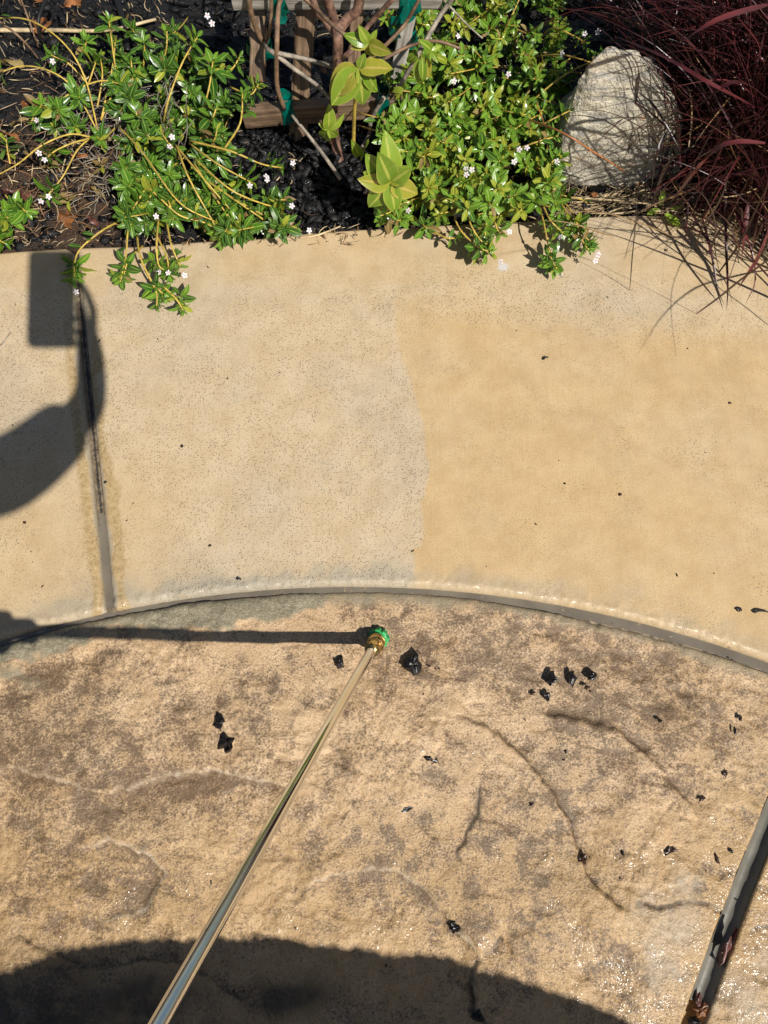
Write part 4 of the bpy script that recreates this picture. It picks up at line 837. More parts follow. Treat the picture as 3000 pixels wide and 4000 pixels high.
# ------------------------------------------------------------------ red fountain grass
def blade_mesh(P, w_, rs_):
    P = smooth_pts(P, 4); n = len(P); V = []
    for i, p in enumerate(P):
        t = i/(n-1); d = (P[min(i+1, n-1)]-P[max(i-1, 0)]).normalized(); s_ = d.cross(Vector((0, 0, 1))); s_ = s_.normalized() if s_.length > 1e-3 else Vector((1, 0, 0))
        tw = rs_; s_ = (Matrix.Rotation(tw*t, 3, d) @ s_); u = s_.cross(d); ww = w_*.5*(1-t**2.2)*min(1, .5+t*4)+.0002
        V += [p-s_*ww+u*ww*.3, p, p+s_*ww+u*ww*.3]
    return V, [tuple(f) for f in grid_faces(n, 3)]
def grass():
    rs_ = np.random.RandomState(33); root = on_bed(3060, 470); root2 = on_bed(3010, 730); root3 = on_bed(2850, 600); g = empty('fountain_grass', root)
    tag(g, 'large dark red fountain grass clump spilling over the kerb beside the boulder', 'ornamental grass')
    bulk = {}
    def shape(b, az, el, L, droop):
        d = Vector((math.cos(az)*math.cos(el), math.sin(az)*math.cos(el), math.sin(el))); P = [b]; n = 5; p = b.copy()
        for i in range(n):
            p = p + d*L/n; d = (d + Vector((0, 0, -droop*(i+1)/n)) + Vector(rs_.normal(0, .05, 3))).normalized()
            q_ = p.copy()
            dk = math.hypot(q_.x-CX, q_.y-CY) < float(rtop(math.atan2(q_.x-CX, q_.y-CY)))
            q_.z = max(q_.z, .006 if dk else -.02); P.append(q_); p = q_
        return P
    nI = 0
    special = [  # hand-placed blades in view: (px, py, z) along the blade
        ([(3000, 20, .42), (2800, 80, .44), (2640, 180, .40)], .009, 'blade_red'), ([(2950, 420, .30), (2780, 330, .36), (2600, 225, .34), (2400, 140, .28)], .006, 'blade_red'),
        ([(2920, 330, .34), (2850, 325, .36), (2760, 390, .33), (2650, 480, .26), (2600, 560, .2)], .006, 'blade_red'), ([(2830, 700, .12), (2835, 950, .05), (2842, 1120, .02), (2838, 1210, .006)], .006, 'blade_red'),
        ([(2740, 840, .07), (2780, 1000, .05), (2800, 1120, .02), (2828, 1190, .006)], .005, 'blade_dark'), ([(2850, 780, .1), (2925, 950, .09), (2950, 1090, .05), (2912, 1188, .02)], .004, 'blade_red'),
        ([(3010, 880, .15), (2950, 1020, .08), (2882, 1128, .03)], .008, 'blade_red'), ([(2700, 830, .08), (2740, 900, .07), (2800, 1010, .02)], .004, 'blade_dark'), ([(2920, 800, .12), (2905, 930, .08), (2893, 1035, .03)], .009, 'blade_red'),
        ([(3000, 700, .25), (2950, 900, .15), (2930, 1020, .05)], .008, 'blade_red'), ([(2690, 780, .1), (2680, 900, .06), (2675, 980, .02)], .003, 'blade_dark'),
        ([(2720, 560, .25), (2610, 640, .2), (2560, 760, .1), (2540, 850, .04)], .005, 'blade_dark'), ([(2600, 520, .25), (2560, 620, .22), (2545, 740, .12)], .004, 'blade_dark'), ([(2860, 540, .3), (2740, 640, .25), (2620, 790, .12)], .008, 'blade_red'),
        ([(2990, 560, .35), (2850, 560, .36), (2700, 640, .3), (2560, 770, .18)], .007, 'blade_red'), ([(2660, 600, .22), (2560, 420, .26), (2480, 350, .24)], .003, 'blade_dark')]
    for P, w_, m in special:
        P = [at(*p) for p in P]; v, f = blade_mesh(P, w_, rs_.normal(0, .5)); link('blade', mesh('blade', loc_of(v, root), f), M[m], g); nI += 1
    for i in range(2600):
        az = rs_.uniform(0, 6.283) if rs_.rand() < .3 else rs_.normal(math.radians(195), .75)
        b = (root if rs_.rand() < .5 else (root2 if rs_.rand() < .7 else root3)) + Vector((rs_.normal(0, .09), rs_.normal(0, .12), 0)); dry = rs_.rand() < .15
        if dry: P = shape(b + Vector((rs_.normal(-.06, .1), rs_.normal(-.02, .12), rs_.uniform(0, .2))), az, rs_.uniform(-.1, .9), rs_.uniform(.06, .22), rs_.uniform(-.5, .6)); w_ = rs_.uniform(.0012, .003); m = 'blade_tan'
        else:
            P = shape(b, az, math.radians(rs_.uniform(38, 82)), rs_.uniform(.28, .58), rs_.uniform(.22, .62)); w_ = rs_.uniform(.0018, .0048); m = 'blade_red' if rs_.rand() < .55 else 'blade_dark'
        pe = P[-1]; ex, ey = pix(pe.x, pe.y, pe.z)
        if (ex < 2540 and ey < 800 and ey > 180) and rs_.rand() < .72: continue
        if ey > 900 and ex < 2700: continue
        if (ey > 920 and ex < 2850) or (ey > 1030 and rs_.rand() < .9): continue
        pp = [pix(p.x, p.y, p.z) for p in P[2:]]
        if any(2180 < x_ < 2560 and 190 < y_ < 745 for x_, y_ in pp) and rs_.rand() < .86: continue
        v, f = blade_mesh(P, w_, rs_.normal(0, .9))
        if nI < 296 and ex < 3050 and i > 700: link('blade', mesh('blade', loc_of(v, root), f), M[m], g); nI += 1
        else: bulk.setdefault(m, []).append((loc_of(v, root), f))
    for i in range(1300):                                        # short dead thatch under the clump
        b = on_bed(*((min(rs_.normal(2850, 150), 3150), rs_.uniform(-60, 880)) if rs_.rand() < .75 else (rs_.uniform(2330, 2900), rs_.uniform(-80, 200)))); b.z = max(b.z, .004) + rs_.uniform(0, .10); v, f = blade_mesh(shape(b, rs_.uniform(0, 6.28), rs_.uniform(-.2, .7), rs_.uniform(.05, .18), rs_.uniform(0, .6)), rs_.uniform(.001, .003), rs_.normal(0, 1)); bulk.setdefault('blade_dark' if rs_.rand() < .86 else 'blade_tan', []).append((loc_of(v, root), f))
    for m, lst in bulk.items():
        o = link('blades', mesh('blades', *join(lst)), M[m], g); o['kind'] = 'stuff'
grass()
# weed with a lobed leaf at the kerb
wd = Plant('weed', on_bed(2580, 835), 'small light green weed with a toothed leaf lying on the kerb below the red grass', 'weed')
def weed_leaf():
    n = 11; prof = lambda t: (.30+.75*math.sin(math.pi*min(1, t*1.02))**.8)*(.78+.22*math.cos(t*26))*(1 if t < .97 else .4)
    return mk_leaf('leaf', .06, .030, .12, .05, prof=prof, n=n, seed=3)
WL = weed_leaf()
wd.leaf(None, WL, 'weed', at(2600, 835, .012), at(2672, 895, .010)-at(2600, 835, .012), (0, 0, 1), .62, True, 1.2)
wd.leaf(None, WL, 'weed', at(2575, 815, .012), at(2540, 830, .012)-at(2575, 815, .012), (.2, 0, 1), .45); wd.leaf(None, WL, 'weed', at(2580, 800, .012), at(2590, 760, .03)-at(2580, 800, .012), (0, -.3, 1), .45); wd.leaf(None, WL, 'weed', at(2620, 815, .012), at(2665, 808, .02)-at(2620, 815, .012), (0, 0, 1), .4)
wd.finish()

# ------------------------------------------------------------------ needle, straws, dead leaves
def strand(name, path, r, m, label, cat, group=None, taper=.6):
    P = smooth_pts([at(*p) for p in path], 8); c = P[0]; n = len(P); v, f = tube(loc_of(P, c), [r*(1-(1-taper)*i/(n-1)) for i in range(n)], 6)
    o = link(name, mesh(name, v, f), M[m]); o.location = c; return tag(o, label, cat, group)
strand('pine_needle', [(2055, 462, .13), (2200, 520, .19), (2330, 600, .155), (2440, 668, .095)], .0016, 'needle', 'long orange pine needle lying across the pale boulder', 'pine needle', None, .8)
strand('pine_needle', [(2095, 400, .13), (2130, 500, .12), (2140, 590, .09)], .0011, 'needle', 'thin reddish pine needle left of the boulder', 'pine needle')
strand('straw_stalk', [(-20, 118, .012), (200, 118, .018), (420, 118, .02), (610, 75, .02)], .0048, 'straw', 'long flat tan straw stalk lying across the mulch at the top left', 'straw')
strand('straw_stalk', [(1170, 928, .004), (1240, 918, .008), (1330, 884, .008)], .0022, 'straw', 'pale curved straw stalk at the kerb edge under the trellis', 'straw')
strand('straw_stalk', [(2200, 770, .01), (2400, 782, .014), (2560, 800, .012)], .002, 'straw', 'long tan straw stalk at the foot of the boulder', 'straw')
strand('dry_twig', [(-10, 80, .09), (60, 130, .08), (115, 185, .05), (150, 230, .02)], .0026, 'stem_brown', 'thick reddish brown dead stem at the left end of the bed', 'twig')
strand('dry_twig', [(75, -20, .09), (110, 70, .08), (150, 185, .03)], .0022, 'stem_brown', 'orange brown dead stem crossing the tan straw stalk', 'twig')
strand('dry_twig', [(190, -30, .1), (150, 80, .09), (165, 170, .05), (200, 215, .02)], .004, 'black_rubber', 'dark bent dead stem behind the yellow arching stem', 'twig')
strand('drip_tube', [(445, -40, .02), (470, 40, .02), (490, 120, .018), (500, 200, .01)], .0075, 'black_rubber', 'black drip tube lying in the mulch beside the tan straw', 'drip tube')
strand('drip_tube', [(1850, 0, .05), (1890, 10, .08), (1880, 90, .06), (1850, 160, .03)], .005, 'black_rubber', 'black drip tube half hidden in the green shrub right of the trellis', 'drip tube')
strand('dry_twig', [(1705, -30, .2), (1790, 60, .18), (1840, 110, .16), (1885, 150, .15)], .002, 'twig_grey', 'bare grey twig reaching over the green shrub right of the trellis', 'twig')
def dead_leaf(px, py, L, ang, label, m='deadleaf', dz=.012, W_=.6):
    rs_ = np.random.RandomState(int(px*7+py)); n = 9; V = []
    for i in range(n):
        t = i/(n-1); w_ = L*W_*.5*(math.sin(math.pi*t**.9)**.7)*(.8+.3*math.sin(t*19+px)) + .0005
        for u in (-1, -.5, 0, .5, 1): V.append((u*w_, (t-.5)*L, abs(u)*w_*.35 + .10*L*math.sin(t*5+u*2) + rs_.normal(0, .0012)))
    o = link('dead_leaf', mesh('dead_leaf', V, [tuple(f) for f in grid_faces(n, 5)], True), M[m]); o.location = on_bed(px, py, dz); o.rotation_euler = (rs_.normal(0, .25), rs_.normal(0, .25), ang)
    return tag(o, label, 'dead leaf', 'dead leaves in the planting bed')
dead_leaf(270, 865, .062, .5, 'broad wet brown dead leaf just above the kerb at the left')
dead_leaf(85, 780, .055, 1.6, 'glossy dark red dead leaf under the leftmost green tuft', 'deadleaf_red')
dead_leaf(365, 875, .035, 1.0, 'small curled reddish dead leaf right of the broad brown leaf', 'deadleaf_red', .01, .35)
dead_leaf(850, 320, .06, .3, 'brown lobed dead leaf lying among the green tufts left of the trellis', 'deadleaf', .03, .9)
dead_leaf(300, 22, .055, -.7, 'orange brown dead leaf on the black mulch at the top edge', 'deadleaf', .012)
dead_leaf(150, 10, .05, .9, 'tan brown dead leaf at the top edge left of the orange one')
dead_leaf(185, 140, .06, .2, 'large curled orange brown dead leaf under the yellow arching stem', 'deadleaf', .02, .7)
dead_leaf(480, 60, .03, .3, 'narrow tan dead leaf beside the black drip tube', 'straw', .01, .35)
dead_leaf(1790, 350, .06, -.4, 'rust brown dead leaf deep inside the dense green shrub', 'deadleaf', .05, .6)
dead_leaf(2300, 775, .03, .9, 'small rust dead leaf at the foot of the boulder', 'deadleaf')
dead_leaf(1262, 305, .025, .8, 'small orange dead leaf behind the shrub trunk', 'deadleaf', .02)
dead_leaf(70, 300, .06, 1.3, 'long pale brown dead leaf beside the low yellow stem', 'leaf_brown', .03, .35)
_dl = ['narrow brown dead leaf under the lowest yellow stem, uppermost of the litter', 'long crumpled brown dead leaf left of the green tuft in the litter', 'upright narrow dead leaf at the left edge of the litter', 'narrow brown dead leaf beside the withered stems', 'narrow brown dead leaf in the matted grey twigs', 'small dead leaf between the red leaf and the broad brown leaf', 'small narrow dead leaf just above the broad brown leaf', 'small crumpled dead leaf under the grey twig mat']
for i, (x, y, L, a) in enumerate([(120, 455, .05, .4), (95, 505, .04, 2.0), (60, 560, .05, 1.0), (200, 500, .04, .1), (330, 640, .04, 1.4), (150, 850, .04, .6), (240, 760, .035, 2.2), (400, 780, .035, .9)]):
    dead_leaf(x, y, L, a, _dl[i], 'leaf_brown' if i % 2 else 'deadleaf', .02, .3)

# ------------------------------------------------------------------ wood chips and pebbles on the paving
def chip(px, py, wpx, hpx, label, m='chip', cat='wood chip', spikes=.35, name='wood_chip', zb=-.006, hgt=.55, rot=0.0):
    rs_ = np.random.RandomState(int(px+py*3)); c = at(px, py, zb); s_ = (c-CAMP).dot(Vector((0, CT, -ST)))/F
    a, b = wpx*s_*.50, hpx*s_*.50; h_ = min(a, b)*hgt*1.5; n = 13; ph_ = rs_.uniform(0, 6.28); Rz = Matrix.Rotation(rot, 3, 'Z'); V = []
    sk = Vector((rs_.normal(0, .07), rs_.normal(0, .07))); R0 = [1 + spikes*(rs_.uniform(-.95, .75)) for _ in range(n)]
    for k, (sc_, zz) in enumerate(((.94, 0), (1.0, .35), (.80, .72), (.48, .95))):
        for q_ in range(n):
            an = ph_ + 2*math.pi*q_/n; r = R0[q_]*sc_*(1+rs_.normal(0, .05+.07*k)); V.append(Rz @ Vector((a*(math.cos(an)*r + sk.x*k), b*(math.sin(an)*r + sk.y*k), h_*zz*rs_.uniform(.65, 1.25))))
    V.append(Rz @ Vector((a*sk.x*3, b*sk.y*3, h_*rs_.uniform(.8, 1.2))))
    Fc = [(k*n+q_, k*n+(q_+1) % n, (k+1)*n+(q_+1) % n, (k+1)*n+q_) for k in range(3) for q_ in range(n)] + [(3*n+q_, 3*n+(q_+1) % n, 4*n) for q_ in range(n)] + [tuple(range(n))[::-1]]
    me = mesh(name, V, Fc, False)
    o = link(name, me, M[m]); o.location = c + Vector((0, 0, .001)); return tag(o, label, cat, 'black wood chips scattered on the patio' if name == 'wood_chip' else None)
for a in [
    (1327, 2592, 46, 44, 'flat black wood chip just left of the brass coupler'), (1613, 2592, 66, 92, 'large lumpy black wood chip with points right of the green nozzle'),
    (865, 2820, 62, 66, 'upper black wood chip of the pair left of the steel lance'), (880, 2908, 78, 80, 'biggest glossy black wood chip, lower of the pair left of the steel lance'),
    (2152, 2650, 40, 48, 'leftmost of three black wood chips in a row below the kerb joint'), (2232, 2652, 34, 58, 'tall narrow middle one of three black wood chips in a row'), (2306, 2642, 42, 36, 'rightmost of three black wood chips in a row below the kerb joint'),
    (2136, 2724, 30, 28, 'square black wood chip under the row of three'), (1681, 2914, 34, 48, 'small upright black wood chip right of the lance above a larger one'), (1684, 2957, 62, 42, 'wet black wood chip with bright glints right of the middle of the lance'),
    (2073, 3131, 38, 30, 'black wood chip between the two curved ridges'), (1773, 3617, 38, 48, 'black wood chip just above the shadow edge'),
    (2110, 3060, 24, 18, 'tiny black wood chip sitting on the curved ridge'), (1868, 3968, 48, 44, 'black wood chip inside the big shadow at the bottom edge'),
    (2890, 2803, 14, 26, 'tiny upright black wood chip near the right edge, upper of two'), (2868, 2848, 12, 30, 'tiny upright black wood chip near the right edge, lower of two'), (2577, 2814, 16, 16, 'tiny dot-like black wood chip right of the curved ridges'),
    (2207, 2935, 10, 16, 'speck of black wood chip inside the curved ridges'), (2430, 3332, 14, 24, 'tiny curled black chip left of the flat dark one'),
]: chip(*a[:5])
chip(2277, 3356, 34, 38, 'small dark brown wood chip lodged against the curved ridge', 'chip_brown'); chip(2292, 2683, 24, 16, 'tiny brown seed husk under the three black chips', 'chip_brown')
chip(2618, 3325, 56, 20, 'flat ragged dark wood chip in the glinting wet area', 'chip_brown', rot=.35); chip(2800, 3355, 14, 42, 'thin dark splinter near the grey joint', 'chip_brown', rot=.3); chip(2415, 3430, 26, 18, 'small ragged dark chip below the curled one', 'chip')
chip(2854, 3325, 16, 12, 'tiny square dark chip beside the grey joint', 'chip'); chip(2740, 3122, 30, 12, 'thin dark splinter beside the end of the right ridge', 'chip_brown', rot=.5); chip(2832, 3022, 14, 28, 'small dark comma-shaped chip near the right edge', 'chip_brown', rot=-.5)
chip(1588, 3163, 96, 20, 'long dark wood splinter lying aslant in the middle of the patio', 'chip', spikes=.25, rot=.42); chip(2005, 3060, 10, 62, 'thin upright dark splinter left of the curved ridge', 'chip_brown', spikes=.2); chip(1497, 2945, 12, 42, 'thin upright black splinter right of the lance', 'chip', spikes=.2)
chip(925, 2862, 22, 62, 'red brown scrap of leaf beside the pair of black chips', 'deadleaf_red', 'leaf scrap', .4, 'leaf_scrap', hgt=.3, rot=-.35)
for x, y, w_, h_, lab, m in [(712, 1745, 12, 12, 'dark speck of grit in the middle of the pale slab', 'chip'), (2600, 980, 14, 10, 'dark seed on the kerb near the red grass', 'chip_brown'), (2885, 2380, 26, 18, 'dark crumb on the kerb above the curved joint', 'chip'), (412, 1885, 12, 12, 'dark grain beside the straight joint', 'chip'),
                            (97, 2043, 14, 10, 'brown grit on the slab left of the straight joint', 'chip_brown'), (932, 2262, 22, 12, 'dark crumb on the kerb above the curved joint at left', 'chip'), (820, 2132, 14, 10, 'greenish grit on the pale slab', 'chip_brown'), (2420, 1932, 14, 12, 'brown grit on the tan slab', 'chip_brown'), (2205, 1890, 8, 8, 'black dot of grit on the tan slab', 'chip')]:
    chip(x, y, w_, h_, lab, m, 'grit', .3, 'grit', -.001)
strand('dry_twig', [(2122, 1404, .002), (2132, 1396, .005), (2142, 1395, .002)], .0016, 'black_rubber', 'tiny curled black twig on the tan slab', 'twig'); strand('dry_twig', [(2945, 2392, .003), (2968, 2386, .005), (3000, 2390, .003)], .002, 'black_rubber', 'small curved dark twig on the kerb at the right edge', 'twig'); strand('dry_twig', [(0, 1352, .004), (22, 1325, .005), (40, 1297, .003)], .0012, 'twig_grey', 'thin grey twig on the slab at the left edge', 'twig')
def crumbs():
    rs_ = np.random.RandomState(77); V, Fc, n = [], [], 0
    for i in range(165):
        px, py = (rs_.uniform(0, 3000), rs_.uniform(2420, 3950)) if i < 90 else ((rs_.uniform(0, 3000), rs_.uniform(1000, 2290)) if i < 130 else (rs_.normal(*[(1613, 90), (2230, 120), (870, 90), (1680, 80)][i % 4]), rs_.normal([2600, 2680, 2870, 2940][i % 4], 70)))
        p = at(px, py, -.006 if py > 2400 else 0); sz = abs(rs_.normal(0, .0011))+.0006; V.append(chunk(sz, rs_) + np.array([p.x, p.y, p.z+.0005])); Fc.append(ICO_F+n); n += len(ICO_V)
    tag(link('crumbs', mesh('crumbs', np.concatenate(V), np.concatenate(Fc), False), M['chip_brown']), kind='stuff')
crumbs()
# leaf lying across the water of the right-hand joint, rubbish at its end
dl = dead_leaf(2845, 3700, .055, -.55, 'folded purplish dead leaf lying across the grey water of the right joint', 'deadleaf_red', 0, .22); dl.location = at(2842, 3695, -.006); del dl['group']
for i, (x, y, w_, h_, m, lab) in enumerate([(2738, 3945, 60, 40, 'deadleaf', 'yellow brown leaf crumbs at the lower end of the grey water'), (2712, 3985, 50, 40, 'chip', 'wet black lump in the lower end of the right joint'), (2722, 3905, 24, 60, 'deadleaf_red', 'dark leaf sliver at the lower end of the right joint')]):
    chip(x, y, w_, h_, lab, m, 'debris', .5, 'debris', -.016, .6)

# ------------------------------------------------------------------ pressure washer wand
g1, g2 = at(0, 2456, -.006), at(1200, 2489, -.006); nrm = (g2-g1).cross(RAY)
def wand_pt(px, py): r = ray(px, py); return CAMP + r*(nrm.dot(g1-CAMP)/nrm.dot(r))
T0, T1 = wand_pt(1452, 2540), wand_pt(620, 4000); wax = (T1-T0).normalized()
wa = empty('pressure_washer_wand', T0); wa.rotation_euler = wax.to_track_quat('Z', 'Y').to_euler()
tag(wa, 'pressure washer wand with shiny steel lance, brass coupler and green nozzle tip', 'pressure washer wand')
def lathe(name, prof, m, parent, seg=40, fn=None, smooth=True):
    V = [];
    for z, r in prof:
        for k in range(seg):
            a = 2*math.pi*k/seg; rr = fn(a, z, r) if fn else r; V.append((rr*math.cos(a), rr*math.sin(a), z))
    n = len(prof); Fc = [(i*seg+k, i*seg+(k+1) % seg, i*seg+seg+(k+1) % seg, i*seg+seg+k) for i in range(n-1) for k in range(seg)] + [tuple(range(seg))[::-1], tuple(range((n-1)*seg, n*seg))]
    me = mesh(name, V, Fc, smooth); o = link(name, me, m, parent)
    if smooth:
        md = o.modifiers.new('edges', 'EDGE_SPLIT'); md.split_angle = math.radians(35)
    return o
PR = .0074; LW = 1.02
lathe('lance', [(-.006, PR), (LW*.3, PR), (LW*.6, PR), (LW-.25, PR)], M['steel'], wa, 48)
lathe('hex_nut', [(-.0125, .0115), (-.0118, .0126), (-.002, .0126), (0, .0112), (.0004, .0085)], M['brass'], wa, 48, lambda a, z, r: min(r*1.02, .0112/math.cos((a % (math.pi/3))-math.pi/6)) if z > -.0124 else r)
lathe('collar', [(-.0300, .0128), (-.0292, .0137), (-.0262, .0139), (-.0256, .0131), (-.0245, .0131), (-.0240, .0139), (-.0160, .0139), (-.0152, .0134), (-.0148, .0122), (-.0125, .0118)], M['brass'], wa, 48)
lathe('nozzle', [(-.0435, .0075), (-.0432, .0150), (-.0425, .0168), (-.0345, .0168), (-.0335, .0155), (-.0330, .0105), (-.0300, .0100)], M['green_plastic'], wa, 64, lambda a, z, r: r*(1-.13*(abs(((a/(2*math.pi)*8) % 1)-.5) > .36)) if r > .014 else r)
lathe('grip', [(LW-.26, .012), (LW-.25, .017), (LW-.05, .0175), (LW-.04, .012)], M['black_plastic'], wa, 24)
GP = wax.to_track_quat('Z', 'Y').to_matrix()
def wl(v): return GP.transposed() @ (Vector(v)-T0)              # world to wand coordinates
e0 = T0 + wax*(LW-.03); e1 = e0 + wax*.07
v, f = tube(smooth_pts([wl(e0-wax*.02), wl(e0+wax*.03), wl(e1+Vector((-.03, -.03, -.01))), wl(e1+Vector((-.07, -.10, -.12)))], 6), .017, 10); link('trigger_gun', mesh('trigger_gun', v, f), M['black_plastic'], wa)
v, f = tube(smooth_pts([wl(e0+Vector((-.02, -.02, -.05))), wl(e0+Vector((-.045, -.055, -.09))), wl(e0+Vector((-.07, -.10, -.12)))], 5), .005, 8); link('trigger', mesh('trigger', v, f), M['black_plastic'], wa)
hs = e1+Vector((-.07, -.10, -.12))
v, f = tube(smooth_pts([wl(p) for p in (hs, hs+Vector((-.08, -.12, -.2)), hs+Vector((-.2, -.3, -.45)), Vector((-.95, -1.2, .006)), Vector((-1.3, -1.7, .004)), Vector((-1.2, -2.4, .004)))], 10), .008, 10); link('hose', mesh('hose', v, f), M['black_rubber'], wa)

# ------------------------------------------------------------------ the photographer beside the camera, the phone and an invented table shaped to cast the curved shadow (all outside the frame; their shadows fall in it)
CR, CU, CF = Vector((1, 0, 0)), Vector((0, ST, CT)), Vector((0, CT, -ST))
def sv(x, y, t=0.0): return CAMP + CR*x*.001 - CU*y*.001 + TOSUN*t      # millimetres right of and below the lens, then t metres towards the sun
def rbox(name, sx, sy, sz, r, m, parent=None, Mx=None, seg=4):
    bm = bmesh.new(); bmesh.ops.create_cube(bm, size=1)
    for v in bm.verts: v.co = Vector((v.co.x*sx, v.co.y*sy, v.co.z*sz))
    vert = [e for e in bm.edges if abs(e.verts[0].co.z-e.verts[1].co.z) > sz*.5]
    bmesh.ops.bevel(bm, geom=vert, offset=r, segments=seg, affect='EDGES', profile=.5)
    bmesh.ops.bevel(bm, geom=[e for e in bm.edges if abs(e.verts[0].co.z-e.verts[1].co.z) < 1e-6 and len(e.link_faces) == 2 and abs(e.link_faces[0].normal.z-e.link_faces[1].normal.z) > .5], offset=min(sz*.25, .002), segments=2, affect='EDGES')
    me = bpy.data.meshes.new(name); bm.to_mesh(me); bm.free(); return link(name, me, m, parent, Mx)
cm = Matrix.Translation((0, 0, H)) @ Matrix.Rotation(math.pi/2-TH, 4, 'X')
ph = empty('mobile_phone'); ph.matrix_world = cm @ Matrix.Translation((-.027, -.079, .009)); tag(ph, 'dark mobile phone in a case held upright in the right hand', 'phone')
rbox('case', .084, .172, .010, .011, M['black_plastic'], ph, Matrix.Identity(4)); rbox('screen', .074, .158, .001, .008, M['glass'], ph, Matrix.Translation((0, 0, .0056)))
def skin(name, nodes, edges, m, parent=None, sub=2, loc=None):
    me = bpy.data.meshes.new(name); loc = loc or Vector((0, 0, 0)); me.from_pydata([Vector(n[0])-loc for n in nodes], edges, [])
    o = link(name, me, m, parent); md = o.modifiers.new('skin', 'SKIN'); md.use_smooth_shade = True
    for i, n in enumerate(nodes): r = n[1]; me.skin_vertices[0].data[i].radius = (r, r) if not isinstance(r, tuple) else r
    me.skin_vertices[0].data[0].use_root = True
    s2 = o.modifiers.new('smooth', 'SUBSURF'); s2.levels = sub; s2.render_levels = sub; return o
PB = Vector((-.56, -.72, 0)); person = empty('person', PB)
tag(person, 'person in grey long-sleeved shirt and jeans holding a phone and a wand', 'person')
def chain(nodes, edges, start, pts):
    p = start
    for v in pts: nodes.append(v); edges.append((p, len(nodes)-1)); p = len(nodes)-1
    return p
wr = sv(37, 258, .02); hb = sv(40, 214, .014); pm = sv(38, 168, .012); el = sv(-105, 372, .14); shR = Vector((-.36, -.57, 1.27)); shL = Vector((-.72, -.58, 1.27))
hw = T0 + wax*(LW-.14); elL = Vector((-.66, -.60, 1.0)); wrL = hw + Vector((-.075, -.045, .02))
N = [((-.56, -.72, .87), .13)]; E = []
ch = chain(N, E, 0, [((-.555, -.68, 1.0), .12), ((-.54, -.60, 1.18), .135)])
nk = chain(N, E, ch, [((-.53, -.56, 1.33), .055), ((-.525, -.52, 1.40), .055), ((-.52, -.49, 1.46), .085), ((-.515, -.475, 1.54), .078), ((-.515, -.48, 1.58), .05)])
ra = chain(N, E, ch, [(shR, .055), (shR.lerp(el, .5), .046), (el, .040), (el.lerp(wr, .45), .038), (wr, .029), (hb, .027), (pm, .024), (sv(32, 122, .010), .016)])
la = chain(N, E, ch, [(shL, .055), (shL.lerp(elL, .5), .046), (elL, .040), (elL.lerp(wrL, .5), .036), (wrL, .026), (hw+Vector((-.03, -.03, .012)), (.034, .02))])
for s_ in (.09, -.09):
    chain(N, E, 0, [((-.56+s_, -.72, .80), .085), ((-.56+s_*1.1, -.68, .46), .055), ((-.56+s_*1.2, -.75, .10), .036), ((-.56+s_*1.2, -.75, .04), .035), ((-.56+s_*1.25, -.62, .022), .028)])
skin('body', N, E, M['skin'], person, 2, PB)
def finger(pts, r, nm='finger'):
    return skin(nm, [(p, r*(1-.12*i)) for i, p in enumerate(pts)], [(i, i+1) for i in range(len(pts)-1)], M['skin'], person, 2, PB)
for i, y in enumerate((92, 113, 134, 155)):       # right hand: palm at the phone's right edge, fingers behind it
    L = (18, 22, 20, 10)[i]
    finger([sv(42, 190-(3-i)*14, .012), sv(44 if i == 0 else 36, (98 if i == 0 else y+18), .006), sv(31 if i == 0 else 26, (62 if i == 0 else y+2), .004), sv(20-L*.4, (48 if i == 0 else y), .003), sv(10-L, (46 if i == 0 else y+2), .004)], .0088)
finger([sv(48, 205, .03), sv(42, 160, .034), sv(28, 118, .036), sv(20, 88, .034)], .0105, 'thumb')
per = wax.orthogonal().normalized(); pr2 = wax.cross(per)
for i in range(4):                                # left hand closed round the grip
    c = hw + wax*(-.032+.021*i); n_ = (wrL-hw).normalized(); s_ = wax.cross(n_).normalized()
    finger([c+n_*.034, c+n_*.026+s_*.020, c+s_*.028, c-n_*.022+s_*.014, c-n_*.022-s_*.012], .0085)
finger([hw+(wrL-hw).normalized()*.035-wax*.02, hw-wax.cross((wrL-hw).normalized())*.028-wax*.035, hw-wax.cross((wrL-hw).normalized())*.018-(wrL-hw).normalized()*.02-wax*.05], .0105, 'thumb')
SN = [((-.56, -.72, .80), .18)]; SE = []
c_ = chain(SN, SE, 0, [((-.555, -.68, 1.0), .175), ((-.54, -.60, 1.18), .175)]); chain(SN, SE, c_, [((-.53, -.565, 1.32), .07)])
chain(SN, SE, c_, [(shR, .075), (shR.lerp(el, .5), .066), (el, .060), (el.lerp(wr, .5), .052), (el.lerp(wr, .86), .046)]); chain(SN, SE, c_, [(shL, .075), (shL.lerp(elL, .5), .066), (elL, .058), (elL.lerp(wrL, .85), .046)])
skin('shirt', SN, SE, M['shirt'], person, 2, PB)
TN = [((-.56, -.72, .88), .14)]; TE = []
for s_ in (.09, -.09): chain(TN, TE, 0, [((-.56+s_, -.72, .78), .10), ((-.56+s_*1.1, -.68, .46), .075), ((-.56+s_*1.2, -.75, .09), .062)])
skin('trousers', TN, TE, M['trousers'], person, 2, PB)
for s_ in (.09, -.09): skin('shoe', [((-.56+s_*1.2, -.78, .05), .045), ((-.56+s_*1.22, -.70, .045), .045), ((-.56+s_*1.26, -.58, .035), .036)], [(0, 1), (1, 2)], M['shoe'], person, 2, PB)
skin('hair', [((-.525, -.53, 1.46), .075), ((-.52, -.515, 1.53), .088), ((-.517, -.485, 1.585), .06)], [(0, 1), (1, 2)], M['hair'], person, 2, PB)
skin('nose', [((-.52, -.405, 1.47), .010), ((-.518, -.39, 1.452), .013)], [(0, 1)], M['skin'], person, 2, PB)
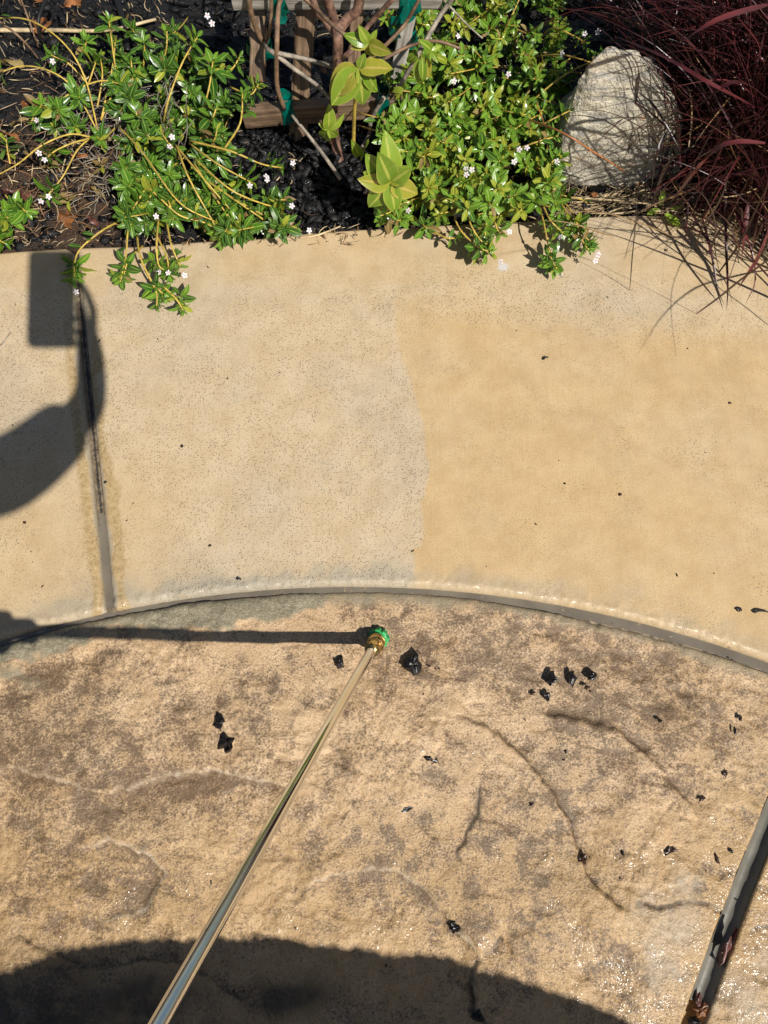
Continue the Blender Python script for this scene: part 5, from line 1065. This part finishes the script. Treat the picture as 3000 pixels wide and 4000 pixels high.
for s_ in (-.033, .033): skin('eye', [((-.52+s_, -.415, 1.487), .011), ((-.52+s_, -.409, 1.486), .009)], [(0, 1)], M['petal'], person, 1, PB)
for s_ in (-.085, .085): skin('ear', [((-.52+s_, -.50, 1.50), .012), ((-.52+s_*1.02, -.505, 1.465), .010)], [(0, 1)], M['skin'], person, 1, PB)
skin('mouth', [((-.54, -.408, 1.425), .006), ((-.52, -.402, 1.424), .008), ((-.50, -.408, 1.425), .006)], [(0, 1), (1, 2)], M['petal_pink'], person, 1, PB)

def table():
    zt = .62; edge = [(-330, 3880), (0, 3768), (150, 3715), (330, 3690), (500, 3668), (800, 3648), (1000, 3644), (1200, 3660), (1500, 3700), (1750, 3735), (2000, 3795), (2200, 3862), (2400, 3945), (2600, 4050), (2800, 4190)]
    P = [at(*p, -.006) - SHIFT*(zt+.006) for p in edge]; P = smooth_pts(P, 14)  # added shadow caster: rim carried back towards the sun from the wanted shadow edge
    a, b = P[0], P[-1]; c = (a+b)/2 + Vector((.02, -.34, 0)); R0 = (a-c).length
    a0, a1 = math.atan2(a.y-c.y, a.x-c.x), math.atan2(b.y-c.y, b.x-c.x)
    r1 = (b-c).length; n = 70; arcp = []
    for i in range(1, n):
        t = i/n; an = a1 + ((a0-a1) % (2*math.pi))*t*1.0 if False else a1 - ((a1-a0) % (2*math.pi))*t
        arcp.append((c.x+(r1+(R0-r1)*t)*math.cos(an), c.y+(r1+(R0-r1)*t)*math.sin(an)))
    out = [(p.x, p.y) for p in P] + arcp; rs_ = np.random.RandomState(3)
    cc = np.array([c.x, c.y]); O = []
    for i, p in enumerate(out):                                 # rim roughened to give the cast shadow a ragged edge
        p = np.array(p); d = (p-cc)/np.linalg.norm(p-cc); O.append(p + d*(rs_.uniform(-.0025, .0025) + .0022*math.sin(i*1.9)))
    rings = [(.97, zt-.05), (1.0, zt-.04), (1.0, zt-.012), (.985, zt)]
    V = [(*(cc+(p-cc)*k-np.array([c.x, c.y])), z) for k, z in rings for p in O]; m_ = len(O)
    Fc = [(i*m_+k, i*m_+(k+1) % m_, i*m_+m_+(k+1) % m_, i*m_+m_+k) for i in range(3) for k in range(m_)] + [tuple(range(m_))[::-1], tuple(range(3*m_, 4*m_))]
    t_ = empty('shadow_table', (c.x, c.y, 0)); tag(t_, 'invented unseen table on a pedestal, its rim shaped to cast the curved shadow', 'table')
    link('tabletop', mesh('tabletop', V, Fc, False), M['stone'], t_)
    lathe('pedestal', [(-.01, .30), (.03, .30), (.06, .24), (.30, .17), (zt-.10, .22), (zt-.051, .30)], M['stone'], t_, 32)
table()
